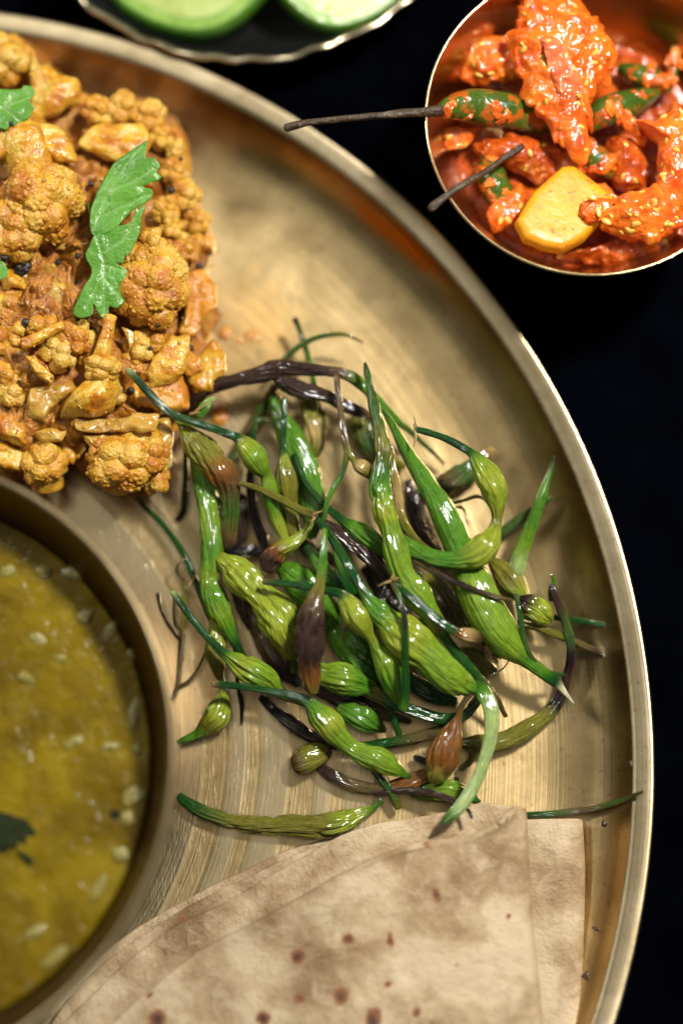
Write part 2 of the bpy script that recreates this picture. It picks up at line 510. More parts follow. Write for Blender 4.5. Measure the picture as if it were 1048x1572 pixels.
def lump(x, y, z, a, b, h, ang=0, amp=.15, freq=1.6, seed=0, n=5, boxy=0.0, tilt=0.0, ridge=0.0, fine=.0):
    """an irregular soft lump; a b half sizes in pixels, h half height in cm, ang clockwise in the photograph"""
    D, F = ico(n)
    r = np.ones(len(D))
    if boxy:
        pw = 2 + boxy * 6
        r = 1 / (np.abs(D) ** pw).sum(1) ** (1 / pw)
    r = r * (1 + amp * fbm(D * freq + seed * 7.7, seed, 3))
    if ridge:
        r = r * (1 + ridge * (1 - 2 * np.abs(noise3(D * freq * 2.3 + seed, seed + 5))))
    if fine:
        r = r * (1 + fine * fbm(D * 9 + seed, seed + 9, 2))
    V = D * r[:, None] * np.array([px(a, z), px(b, z), h])
    V = rotz(rotx(V, tilt), -math.radians(ang))
    return V + at(x, y, z), F

def curd_shape(x, y, z, r, seed, n=6, sx=1.0, sy=1.0, sz=.85, ang=0, lobes=16, gran=16, tiltx=0, tilty=0, bud=1.0):
    """a cauliflower head: round buds on round lobes"""
    D, F = ico(n)
    g = np.random.default_rng(seed)
    C = [np.zeros(3)]; R = [.62]
    ga = math.pi * (3 - math.sqrt(5))
    for i in range(lobes):
        zz = 1 - 1.55 * (i + .5) / lobes
        a = ga * i + g.uniform(-.3, .3)
        s = math.sqrt(max(0, 1 - zz * zz))
        d = np.array([s * math.cos(a), s * math.sin(a), zz]) + g.normal(0, .09, 3)
        d /= np.linalg.norm(d)
        lr = g.uniform(.30, .44)
        lc = d * g.uniform(.48, .64)
        C.append(lc); R.append(lr)
        for j in range(gran * 2):
            e = g.normal(0, 1, 3); e += d * .8; e /= np.linalg.norm(e)
            C.append(lc + e * lr * .93); R.append(g.uniform(.045, .075) * bud)
    C = np.array(C); R = np.array(R)
    best = np.full(len(D), .45)
    for c, rr in zip(C, R):
        dc = D @ c
        disc = rr * rr - c @ c + dc * dc
        ok = disc > 0
        t = np.where(ok, dc + np.sqrt(np.where(ok, disc, 0)), 0)
        best = np.maximum(best, t)
    V = D * best[:, None] * px(r, z) * np.array([sx, sy, sz])
    V = rotx(V, tiltx)
    c_, s_ = math.cos(tilty), math.sin(tilty)
    V = V @ np.array([[c_, 0, -s_], [0, 1, 0], [s_, 0, c_]])
    V = rotz(V, -math.radians(ang))
    return V + at(x, y, z), F

def slab(outline, z, th, seed=0, gx=0.0, gy=0.0, edge=3.2, amp=.05, nb=90, rings=12, curl=0.0, jag=.05, dome=.1):
    """a cut piece with the given outline (pixels) at mid height z, thickness th cm, leaning gx, gy (cm per cm), curled up at its edges"""
    O = np.array([at(x, y, z) for x, y in outline])[:, :2]
    # resample the closed outline with slightly rounded corners
    Q = np.vstack([O, O[:1]])
    s = np.concatenate([[0], np.cumsum(np.linalg.norm(np.diff(Q, axis=0), axis=1))])
    t = np.linspace(0, s[-1], nb, endpoint=False)
    B = np.stack([np.interp(t, s, Q[:, k]) for k in (0, 1)], 1)
    B = (np.roll(B, 1, 0) + 2 * B + np.roll(B, -1, 0)) / 4
    c = B.mean(0)
    size = np.sqrt(((B - c) ** 2).sum(1)).mean()
    if jag:
        B = c + (B - c) * (1 + jag * fbm(np.stack([B[:, 0] * 4, B[:, 1] * 4, B[:, 0] * 0 + seed], 1), seed, 2))[:, None]
    rows = []
    ss = np.concatenate([np.linspace(0, .72, rings // 2), 1 - (1 - np.linspace(0, 1, rings - rings // 2 + 1)[1:]) ** 2 * .28])
    ss = np.sort(ss)
    for side in (1, -1):
        seq = ss if side == 1 else ss[::-1][1:]
        for sv in seq:
            XY = c + (B - c) * max(sv, .001)
            hh = th / 2 * (max(0, 1 - sv ** (edge * 2))) ** .5 * side
            if side > 0: hh = hh + dome * th * (1 - sv ** 2)
            d = XY - c
            zz = z + hh + gx * d[:, 0] + gy * d[:, 1] + curl * (np.sqrt((d ** 2).sum(1)) / size) ** 2
            rows.append(np.column_stack([XY, zz]))
    V = np.vstack(rows)
    nz = fbm(np.column_stack([V * 1.6, ])[:, :3] + seed * 3.3, seed, 3)
    V[:, 2] += amp * nz
    V[:, 0] += amp * .5 * fbm(V * 2.1 + 9 + seed, seed + 3, 2)
    V[:, 1] += amp * .5 * fbm(V * 2.1 + 19 + seed, seed + 4, 2)
    k = len(rows); n = nb; F = []
    for i in range(k - 1):
        for q in range(n):
            F.append((i * n + q, i * n + (q + 1) % n, (i + 1) * n + (q + 1) % n, (i + 1) * n + q))
    return V, F

# ------------------------------------------------------------------ the setting: a black table
m, nt, b = mat('black_table')
p = geo_cm(nt)
n = noise_node(nt, p, .6, 4)
L(nt, ramp(nt, n.outputs[0], [(.3, (.0004, .0005, .0011)), (.7, (.0010, .0013, .0026))]).outputs[0], b.inputs['Base Color'])
b.inputs['Roughness'].default_value = .55
b.inputs['Specular IOR Level'].default_value = .0
L(nt, bump(nt, noise_node(nt, p, 30, 3).outputs[0], .2, .0004), b.inputs['Normal'])
TZ = -.32
bm = bmesh.new(); bmesh.ops.create_grid(bm, x_segments=8, y_segments=8, size=60)
Vt = np.array([v.co[:] for v in bm.verts]) + [0, 0, TZ]; Ft = [tuple(v.index for v in f.verts) for f in bm.faces]; bm.free()
tag(mesh('table', Vt, Ft, m), kind='structure')

# ------------------------------------------------------------------ the brass plate
prof = [(0.001, 0), (4, 0), (8, 0), (12, 0), (14.6, 0), (15.2, .01), (15.6, .04), (15.95, .11), (16.25, .21), (16.5, .34), (16.72, .50), (16.88, .66), (16.97, .79), (17.02, .88), (17.05, .93)]
lip = [(17.05, .93), (17.09, .965), (17.17, .99), (17.32, 1.02), (17.43, 1.035), (17.49, 1.04), (17.525, 1.02), (17.54, .98), (17.525, .93), (17.48, .89), (17.36, .85)]
out = [(17.36, .85), (17.2, .7), (17.05, .5), (16.85, .3), (16.5, .05), (16.0, -.15), (15.4, -.27), (14.5, -.30), (8, -.315), (.001, -.315)]
pl = root('brass_plate', (*PC, TZ), 'large round worn brass plate with a raised wall and lip under the food', 'plate')
V, F = lathe(prof, PC, 256); mesh('dish', V, F, M['plate'], pl)
M['lip'] = brass_material('brass_plate_lip', PC, (.52, .43, .27), .34, .6, 1.0)
V, F = lathe(lip, PC, 256); mesh('rim', V, F, M['lip'], pl)
V, F = lathe(out, PC, 192); mesh('underside', V, F, M['lip'], pl)

# ------------------------------------------------------------------ the bowl of dal
DC = np.array([-9.62, -5.95])
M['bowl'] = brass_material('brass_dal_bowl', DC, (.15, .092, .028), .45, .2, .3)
bo = [(.001, .02), (3.6, .02), (4.1, .1), (4.7, .6), (5.15, 1.3), (5.55, 2.2), (5.92, 3.3), (6.18, 4.1), (6.30, 4.45)]
br = [(6.30, 4.45), (6.33, 4.52), (6.30, 4.58), (6.24, 4.59), (6.18, 4.55)]
bi = [(6.18, 4.55), (6.10, 4.25), (5.86, 3.4), (5.4, 2.3), (5.0, 1.4), (4.5, .75), (3.9, .3), (3.4, .18), (.001, .18)]
db = root('dal_bowl', (*DC, .02), 'flared brass bowl of yellow dal standing in the middle of the plate', 'bowl')
V, F = lathe(bo, DC); mesh('outer_wall', V, F, M['bowl'], db)
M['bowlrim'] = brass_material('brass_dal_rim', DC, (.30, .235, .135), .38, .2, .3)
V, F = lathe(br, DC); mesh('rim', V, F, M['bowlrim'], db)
V, F = lathe(bi, DC); mesh('inner_wall', V, F, M['bowl'], db)
# dal: a liquid body with a slightly lumpy surface
DZ = 2.95
nr_, na = 60, 160
rr = np.linspace(.0005, 5.655, nr_)
aa = np.linspace(0, 2 * math.pi, na, endpoint=False)
VX = np.concatenate([np.stack([DC[0] + r * np.cos(aa), DC[1] + r * np.sin(aa), np.full(na, DZ)], 1) for r in rr])
VX[:, 2] += .035 * fbm(VX * 1.3, 3, 3) + .05 * np.clip((np.hypot(VX[:, 0] - DC[0], VX[:, 1] - DC[1]) - 5.4) / .25, 0, 1) ** 2
FX = [(i * na + q, i * na + (q + 1) % na, (i + 1) * na + (q + 1) % na, (i + 1) * na + q) for i in range(nr_ - 1) for q in range(na)]
VB = np.concatenate([np.stack([DC[0] + r * np.cos(aa), DC[1] + r * np.sin(aa), np.full(na, z)], 1) for r, z in ((5.38, 2.3), (4.9, 1.4), (3.4, .22), (.001, .2))])
o_ = len(VX); VX = np.vstack([VX, VB])
rows_ = [nr_ - 1, *[nr_ + i for i in range(4)]]
for i in range(4):
    for q in range(na):
        FX.append((rows_[i] * na + q, rows_[i] * na + (q + 1) % na, rows_[i + 1] * na + (q + 1) % na, rows_[i + 1] * na + q))
dal = root('dal', (*DC, .2), 'turmeric yellow dal with pale bits filling the brass bowl', 'dal')
mesh('liquid', VX, FX, M['dal'], dal)
for i, (x, y, a, b_, ang) in enumerate([(110, 880, 15, 11, 20), (66, 878, 12, 9, 0), (170, 968, 17, 8, -60), (130, 945, 12, 9, -30), (206, 1095, 8, 20, 4), (112, 1140, 16, 6, -35), (168, 1146, 15, 5, -15),
                                        (207, 1222, 14, 13, 0), (196, 1256, 10, 9, 0), (186, 1312, 12, 10, 0), (152, 1362, 22, 7, -58), (54, 1430, 16, 8, -40), (80, 1474, 26, 9, -42), (205, 1002, 8, 14, 0), (14, 876, 11, 9, 0), (60, 980, 14, 9, 20), (212, 1150, 7, 9, 0), (40, 1040, 12, 7, 30), (95, 1010, 10, 7, 0)]):
    V, F = lump(x, y, DZ + .0, a, b_, .06, ang, .6, 1.4, i + 60, 4)
    mesh('garlic_bit', V, F, M['garlic'], dal)
for i, (x, y, a, b_, ang) in enumerate([(2, 1275, 50, 26, 15), (178, 1250, 7, 6, 0), (40, 1318, 12, 5, 40)]):
    V, F = lump(x, y, DZ + .0, a, b_, .045, ang, .7, 1.6, i + 160, 5, ridge=.15)
    mesh('cooked_leaf' if i != 1 else 'seed', V, F, M['darkleaf'], dal)

# ------------------------------------------------------------------ small bowl of tomato pickle
SC = np.array([5.47, 8.14])
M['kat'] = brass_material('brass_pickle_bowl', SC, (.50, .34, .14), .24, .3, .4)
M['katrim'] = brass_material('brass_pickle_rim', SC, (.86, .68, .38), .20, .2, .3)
pb = root('pickle_bowl', (*SC, TZ), 'small thin-walled brass bowl of tomato pickle on the black table', 'bowl')
so = [(.001, TZ + .02), (1.9, TZ + .02), (2.05, TZ + .10), (2.32, .45), (2.75, 1.4), (3.22, 2.5), (3.60, 3.36), (3.62, 3.42)]
sr = [(3.62, 3.42), (3.645, 3.47), (3.64, 3.51), (3.61, 3.53), (3.575, 3.51), (3.56, 3.46)]
si = [(3.56, 3.46), (3.16, 2.5), (2.68, 1.4), (2.25, .5), (1.95, TZ + .22), (.001, TZ + .14)]
V, F = lathe(so, SC); mesh('outer_wall', V, F, M['kat'], pb)
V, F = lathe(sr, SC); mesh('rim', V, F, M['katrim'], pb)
V, F = lathe(si, SC); mesh('inner_wall', V, F, M['kat'], pb)

from mathutils.bvhtree import BVHTree
ALLMESH = []
def bvh_of(objs):
    vs = []; fs = []
    for o in objs:
        off = np.array([0.0, 0, 0]); q = o
        while q is not None:
            off = off + np.array(q.location[:]); q = q.parent
        b0 = len(vs)
        co = np.empty(len(o.data.vertices) * 3, np.float32); o.data.vertices.foreach_get('co', co)
        vs.extend(((co.reshape(-1, 3) + off) / CM).tolist())
        fs.extend([tuple(b0 + i for i in p.vertices) for p in o.data.polygons])
    return BVHTree.FromPolygons(vs, fs)
def hit(tree, x, y):
    p = at(x, y, 0) - CAMP
    h = tree.ray_cast(Vector(CAMP), Vector(p).normalized())
    return (None, None) if h[0] is None else (np.array(h[0]), np.array(h[1]))
def grain(c, nrm, a, b_, h, ang, seed, n=3, amp=.15):
    D, F = ico(n)
    V = D * (1 + amp * fbm(D * 1.7 + seed, seed, 2))[:, None] * np.array([a, b_, h])
    V = rotz(V, ang)
    zq = Vector((0, 0, 1)).rotation_difference(Vector(nrm)).to_matrix()
    return V @ np.array(zq).T + c, F
def one(name, VF, m_, label, cat, group=None, kind=None):
    o = mesh(name, VF[0], VF[1], m_)
    return tag(o, label, cat, group, kind)

def seeds_on(parent, items, z, m_=None, a=8, b_=5):
    for i, (x, y, ang, dz) in enumerate(items):
        V, F = lump(x, y, z + dz, a, b_, .045, ang, .12, 1.5, i + 300, 3)
        mesh('seed', V, F, m_ or M['seed'], parent)

# pulp that fills the bottom of the bowl
nr_, na = 50, 120
rr = np.linspace(.001, 2.86, nr_)
aa = np.linspace(0, 2 * math.pi, na, endpoint=False)
V = np.concatenate([np.stack([SC[0] + r * np.cos(aa), SC[1] + r * np.sin(aa), np.full(na, 1.7)], 1) for r in rr])
wgt = np.clip((2.86 - np.hypot(V[:, 0] - SC[0], V[:, 1] - SC[1])) / .6, 0, 1)
V[:, 2] += (.42 * fbm(V * 1.3 + 4, 11, 3) + .12 * fbm(V * 4, 12, 2)) * (.3 + .7 * wgt)
F = [(i * na + q, i * na + (q + 1) % na, (i + 1) * na + (q + 1) % na, (i + 1) * na + q) for i in range(nr_ - 1) for q in range(na)]
VB = np.concatenate([np.stack([SC[0] + r * np.cos(aa), SC[1] + r * np.sin(aa), np.full(na, z)], 1) for r, z in ((2.3, .75), (1.9, .05), (.001, -.08))])
V = np.vstack([V, VB])
for i in range(3):
    for q in range(na):
        F.append(((nr_ - 1 + i) * na + q, (nr_ - 1 + i) * na + (q + 1) % na, (nr_ + i) * na + (q + 1) % na, (nr_ + i) * na + q))
one('pickle_pulp', (V, F), M['pulp'], 'dark red oily pickle pulp lying in the bottom of the small bowl', 'pickle', kind='stuff')

M['tomflesh'] = food_material('pale_tomato_flesh', [(.3, (.66, .10, .03)), (.6, (.76, .24, .10)), (.8, (.80, .36, .20))], 2.0, (.06, .2), .4, 4, .4, (1, .3, .12), coat=.9)
def tomato(label, parts, nseeds):
    o0 = np.array(parts[0][0]).mean(0)
    r = root('tomato_wedge', at(o0[0], o0[1], parts[0][1] - parts[0][2] / 2), label, 'tomato', 'pickled tomato pieces')
    for i, (ol, z, th, gx, gy, mk) in enumerate(parts):
        sd = int(ol[0][0]) % 89
        V, F = slab(ol, z, th, sd, gx=gx, gy=gy, edge=1.6, amp=.16, nb=140, rings=36, jag=.16, dome=.35)
        V[:, 2] += .10 * fbm(V * 3 + sd, sd, 2) + .04 * (1 - 2 * np.abs(noise3(V * 4 + sd, sd + 3))) + .012 * fbm(V * 14, sd + 6, 2)
        V[:, :2] += .05 * np.stack([fbm(V * 4 + sd, sd + 7, 2), fbm(V * 4 + 30, sd + 8, 2)], 1)
        q_ = mesh(('flesh', 'flap', 'cut_face')[min(i, 2)] if mk != 'tomflesh' else 'cut_face', V, F, M[mk], r)
        if i == 0: main_ = q_
    tr = bvh_of([c_ for c_ in r.children])
    g = np.random.default_rng(int(o0[0]))
    k = 0
    A_ = np.array(parts[0][0])
    for t_ in range(900):
        x, y = g.uniform(A_[:, 0].min(), A_[:, 0].max()), g.uniform(A_[:, 1].min(), A_[:, 1].max())
        p, nn = hit(tr, x, y)
        if p is None or nn[2] < .3: continue
        s1 = g.uniform(.05, .105)
        V, F = grain(p - nn * .01, nn, s1, s1 * .6, s1 * .45, g.uniform(0, 6.3), t_)
        mesh('seed', V, F, M['seed'], main_); k += 1
        if k >= nseeds: break
    return r
tomato('biggest wet orange-red tomato wedge standing up in the pickle bowl', [
    ([(790, 10), (800, -20), (870, -24), (905, 10), (925, 60), (930, 95), (918, 125), (912, 150), (905, 215), (896, 244), (860, 226), (835, 192), (810, 165), (792, 110), (782, 60)], 2.95, .55, -.12, .02, 'tomato'),
    ([(890, 14), (925, 40), (944, 84), (938, 122), (905, 132), (880, 100), (874, 50)], 2.9, .5, -.2, .1, 'tomato'),
    ([(832, 58), (858, 64), (884, 104), (896, 146), (874, 158), (850, 126), (834, 92)], 3.42, .18, -.1, .05, 'tomflesh')], 30)
tomato('squarish orange tomato piece left of the biggest wedge, above the chilli', [
    ([(698, 68), (758, 60), (800, 78), (802, 122), (760, 130), (705, 122), (694, 96)], 2.45, .4, .1, .15, 'tomato')], 5)
tomato('lumpy red tomato piece at the right edge of the picture', [
    ([(978, 196), (1010, 172), (1064, 150), (1068, 330), (1024, 316), (1004, 276), (1008, 224)], 2.65, .6, -.1, .05, 'tomato'),
    ([(938, 166), (962, 176), (1000, 206), (990, 222), (950, 192)], 2.5, .2, .0, .2, 'tomato')], 16)
tomato('seedy orange tomato piece right of the yellow chunk', [
    ([(915, 326), (950, 304), (1008, 288), (1046, 312), (1052, 346), (1004, 372), (950, 368), (922, 350)], 2.65, .55, .0, .12, 'tomato')], 22)
tomato('dark red tomato strip behind the yellow chunk', [
    ([(726, 212), (800, 212), (872, 238), (918, 272), (908, 300), (850, 282), (780, 262), (730, 242)], 2.1, .4, .0, .15, 'pulp'),
    ([(880, 280), (940, 290), (960, 312), (920, 318), (885, 304)], 2.2, .3, .0, .1, 'tomato')], 4)
tomato('small orange tomato scrap under the chilli near the bowl rim', [
    ([(658, 198), (700, 192), (738, 200), (722, 224), (690, 234), (664, 228)], 2.3, .25, .1, .1, 'tomato')], 3)
tomato('thin tomato skin between the stem and the yellow chunk', [
    ([(742, 332), (768, 300), (800, 286), (812, 308), (788, 346), (758, 358)], 2.1, .25, .0, .1, 'tomato')], 3)
tomato('brownish tomato piece along the lower wall of the bowl', [
    ([(860, 394), (940, 374), (1010, 358), (1055, 342), (1062, 376), (1000, 400), (920, 408)], 1.9, .35, .0, .3, 'pulp')], 3)
tomato('dark red tomato lump at the middle right of the bowl', [
    ([(925, 212), (970, 222), (1002, 262), (992, 296), (950, 290), (925, 256)], 2.1, .4, .0, .1, 'pulp')], 3)
r_ = root('yellow_chunk', at(865, 325, 2.1), 'smooth golden yellow pickled chunk with a squared top in the bowl', 'pickle')
V, F = slab([(787, 350), (815, 300), (862, 256), (882, 254), (905, 272), (942, 300), (940, 318), (918, 345), (895, 372), (860, 392), (830, 388), (800, 376)], 2.62, .6, 5, gx=-.16, gy=-.10, edge=7, amp=.012, dome=.0, rings=24, jag=.01, nb=160)
mesh('chunk', V, F, M['yellowchunk'], r_)
V, F = lump(915, 322, 2.98, 26, 20, .14, -20, .35, 2.4, 8, 4); mesh('pulp_smear', V, F, M['tomato'], r_)
seeds_on(r_, [(908, 303, 15, .12), (918, 325, 80, .1), (930, 340, 30, .05)], 3.05, a=9, b_=5)

def chilli(label, body, stem, seed):
    z0 = body[0][2]
    r = root('green_chilli', at(body[0][0], body[0][1], z0 - .3), label, 'chilli', 'green chillies in the pickle')
    A = tube_arrays([(*q, 'g') for q in body], seed, 24, 0, .08)
    tube_part('pod_body', A, 0, A[4] - 1, M['chilli'], r)
    if stem:
        A = tube_arrays([(*q, 'n') for q in stem], seed + 1, 14, .12, .12)
        tube_part('stem', A, 0, A[4] - 1, M['chilli_stem'], r)
    tr = bvh_of([c_ for c_ in r.children if c_.name.startswith('pod_body')])
    g = np.random.default_rng(seed)
    for t_ in range(9):
        q = body[g.integers(1, len(body) - 1)]
        p, nn = hit(tr, q[0] + g.normal(0, .5) * q[3], q[1] + g.normal(0, .5) * q[3])
        if p is None: continue
        s1 = g.uniform(.10, .22)
        V, F = grain(p - nn * .03, nn, s1, s1 * .6, s1 * .4, g.uniform(0, 6.3), t_ + seed, 4, .5)
        mesh('pulp_smear', V, F, M['tomato'], r)
    return r
chilli('green chilli with its long dark stem poking left over the bowl rim', [(672, 170, 3.3, 9), (690, 165, 3.2, 20), (725, 163, 2.9, 31), (765, 168, 2.7, 33), (805, 178, 2.45, 28), (850, 190, 2.2, 20)],
       [(438, 197, 3.1, 7), (450, 193, 3.15, 7.5), (480, 188, 3.25, 5.5), (540, 181, 3.45, 6), (600, 176, 3.6, 7), (640, 173, 3.6, 9), (676, 170, 3.38, 11)], 3)
chilli('green chilli with a pale dry stem hooked over the lower left rim', [(760, 235, 2.2, 10), (752, 258, 2.2, 24), (760, 288, 2.2, 28), (775, 312, 2.1, 20), (785, 325, 2.0, 6)],
       [(660, 323, 3.62, 6), (664, 318, 3.64, 8.5), (674, 309, 3.66, 7.5), (690, 297, 3.66, 6), (715, 281, 3.5, 6.5), (745, 263, 3.15, 5.5), (775, 242, 2.85, 5.5), (800, 225, 2.6, 6)], 5)
chilli('dark green chilli piece between the tomatoes right of the biggest wedge', [(905, 195, 2.4, 14), (925, 175, 2.5, 26), (950, 165, 2.4, 28), (985, 150, 2.2, 20), (1010, 140, 2.1, 8)], None, 7)
chilli('glossy green chilli end below the biggest tomato wedge', [(895, 215, 2.3, 12), (905, 235, 2.3, 22), (925, 255, 2.2, 22), (940, 270, 2.1, 10)], None, 9)
chilli('dark chilli with yellow scar near the upper wall of the bowl', [(950, 105, 2.1, 10), (975, 115, 2.2, 20), (1005, 125, 2.2, 20), (1025, 140, 2.1, 8)], None, 11)
chilli('thin green chilli leaning on the upper right wall of the bowl', [(1036, 60, 2.3, 6), (1033, 90, 2.3, 10), (1030, 120, 2.2, 9), (1026, 138, 2.1, 5)], None, 12)

# ------------------------------------------------------------------ cucumber dish at the top
KC = at(378, -243, 1.3)[:2]; KR = 5.62
M['dishmetal'] = brass_material('dull_dish_metal', KC, (.72, .62, .44), .24, .2, .3)
kd = root('cucumber_dish', (*KC, TZ), 'dull metal dish with a beaten wavy rim holding cucumber slices', 'dish')
na = 240
aa = np.linspace(0, 2 * math.pi, na, endpoint=False)
def kring(r, z, wv):
    wave = 1 + wv * (.005 * np.sin(aa * 30) + .004 * np.sin(aa * 13 + 1) + .003 * np.sin(aa * 47 + 2))
    return np.stack([KC[0] + r * wave * np.cos(aa), KC[1] + r * wave * np.sin(aa), z + wv * (.025 * np.sin(aa * 30 + 1.2) + .02 * np.sin(aa * 19))], 1)
def rings(lst):
    V = np.concatenate(lst); k = len(lst)
    return V, [(i * na + q, i * na + (q + 1) % na, (i + 1) * na + (q + 1) % na, (i + 1) * na + q) for i in range(k - 1) for q in range(na)]
V, F = rings([kring(.001, -.2, 0), kring(3.8, -.2, 0), kring(4.5, .0, 0), kring(5.1, .6, .3), kring(5.5, 1.15, .8)])
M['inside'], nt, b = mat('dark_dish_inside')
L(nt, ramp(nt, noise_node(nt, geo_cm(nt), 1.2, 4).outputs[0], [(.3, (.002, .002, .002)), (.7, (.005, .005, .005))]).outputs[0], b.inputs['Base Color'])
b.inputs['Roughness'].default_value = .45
mesh('inner_wall', V, F, M['inside'], kd)
V, F = rings([kring(5.5, 1.15, .8), kring(5.54, 1.24, 1), kring(5.60, 1.28, 1), kring(5.67, 1.26, 1), kring(5.70, 1.18, 1), kring(5.66, 1.08, 1)])
mesh('rim', V, F, M['dishmetal'], kd)
V, F = rings([kring(5.66, 1.08, 1), kring(5.2, .45, .3), kring(4.6, -.1, 0), kring(3.8, TZ + .02, 0), kring(.001, TZ + .02, 0)])
mesh('outer_wall', V, F, M['dishmetal'], kd)
def cucumber(label, x, y, a, b_, ang, z, th, gx, gy):
    c = at(x, y, z)
    r = root('cucumber_slice', c - [0, 0, th], label, 'cucumber', 'cucumber slices in the metal dish')
    th_ = np.linspace(0, 2 * math.pi, 96, endpoint=False)
    def ring(s, dz):
        P = np.stack([px(a) * s * np.cos(th_), px(b_) * s * np.sin(th_), 0 * th_], 1) * (1 + .02 * np.sin(5 * th_ + x))[:, None]
        P = rotz(P, -math.radians(ang))
        P[:, 2] = dz + gx * P[:, 0] + gy * P[:, 1]
        return P + c
    seq = [(.001, th / 2), (.3, th / 2 - .02), (.6, th / 2), (.8, th / 2 + .01)]
    V, F = rings_n([ring(s, d) for s, d in seq], 96); mesh('flesh', V, F, M['cuke'], r)
    V, F = rings_n([ring(s, d) for s, d in [(.8, th / 2 + .01), (.88, th / 2 + .005), (.945, th / 2)]], 96); mesh('outer_flesh', V, F, M['cukeout'], r)
    seq = [(.945, th / 2), (.975, th / 2 - .02), (1.0, th / 2 - .10), (1.01, 0), (.99, -th / 2 + .1), (.9, -th / 2), (.001, -th / 2)]
    V, F = rings_n([ring(s, d) for s, d in seq], 96); mesh('peel', V, F, M['peel'], r)
def rings_n(lst, n):
    V = np.concatenate(lst)
    return V, [(i * n + q, i * n + (q + 1) % n, (i + 1) * n + (q + 1) % n, (i + 1) * n + q) for i in range(len(lst) - 1) for q in range(n)]
cucumber('larger pale green cucumber slice at the left of the dish', 290, -56, 138, 120, 12, .95, .6, .05, .12)
cucumber('smaller bright cucumber slice at the right of the dish', 520, -46, 108, 100, -10, 1.0, .6, -.1, .14)

# ------------------------------------------------------------------ folded roti
def roti_material():
    m, nt, b = mat('wheat_roti')
    p = geo_cm(nt)
    a = nt.nodes.new('ShaderNodeAttribute'); a.attribute_name = 'char'
    big = noise_node(nt, p, .55, 5, .58, .15)
    mid = noise_node(nt, p, 1.9, 4, .62, .15)
    fin = noise_node(nt, p, 14, 4, .6)
    c = ramp(nt, big.outputs[0], [(.37, (.205, .122, .050)), (.45, (.30, .198, .095)), (.53, (.40, .290, .160)), (.60, (.51, .395, .245))]).outputs[0]
    c = mixc(nt, ramp(nt, mid.outputs[0], [(.52, 0.0), (.74, .6)]).outputs[0], c, (.58, .46, .30, 1))
    c = mixc(nt, ramp(nt, fin.outputs[0], [(.66, 0.0), (.78, .5)]).outputs[0], c, (.33, .18, .08, 1))
    edge = math_n(nt, 'ADD', a.outputs['Fac'], math_n(nt, 'MULTIPLY', math_n(nt, 'SUBTRACT', mid.outputs[0], .5), .7))
    c = mixc(nt, ramp(nt, edge, [(.25, 0.0), (.5, 1.0)]).outputs[0], c, (.22, .085, .028, 1))
    c = mixc(nt, ramp(nt, edge, [(.55, 0.0), (.85, 1.0)]).outputs[0], c, (.055, .018, .010, 1))
    L(nt, c, b.inputs['Base Color'])
    b.inputs['Roughness'].default_value = .62
    b.inputs['Subsurface Weight'].default_value = .12
    b.inputs['Subsurface Radius'].default_value = (1, .6, .3)
    b.inputs['Subsurface Scale'].default_value = .002
    nrm = bump(nt, mid.outputs[0], .5, .0018)
    nrm = bump(nt, fin.outputs[0], .55, .0006, nrm)
    L(nt, nrm, b.inputs['Normal'])
    return m
M['roti'] = roti_material()
SPOTS = [(457, 1468, 13), (524, 1528, 15), (534, 1440, 10), (595, 1510, 8), (459, 1532, 9), (571, 1566, 16), (405, 1562, 12), (231, 1528, 6), (670, 1373, 9), (640, 1552, 7), (300, 1440, 7), (655, 1290, 8),
         (240, 1565, 16), (600, 1440, 7), (780, 1405, 6), (700, 1480, 5), (360, 1400, 6), (730, 1262, 9), (566, 1290, 9), (280, 1410, 8)]
def poly(P, t):
    P = np.asarray(P, float)
    S, _ = catmull(np.column_stack([P, np.zeros(len(P))]), 8.0)
    s = np.concatenate([[0], np.cumsum(np.linalg.norm(np.diff(S[:, :2], axis=0), axis=1))]); s /= s[-1]
    return np.stack([np.interp(t, s, S[:, 0]), np.interp(t, s, S[:, 1])], 1)

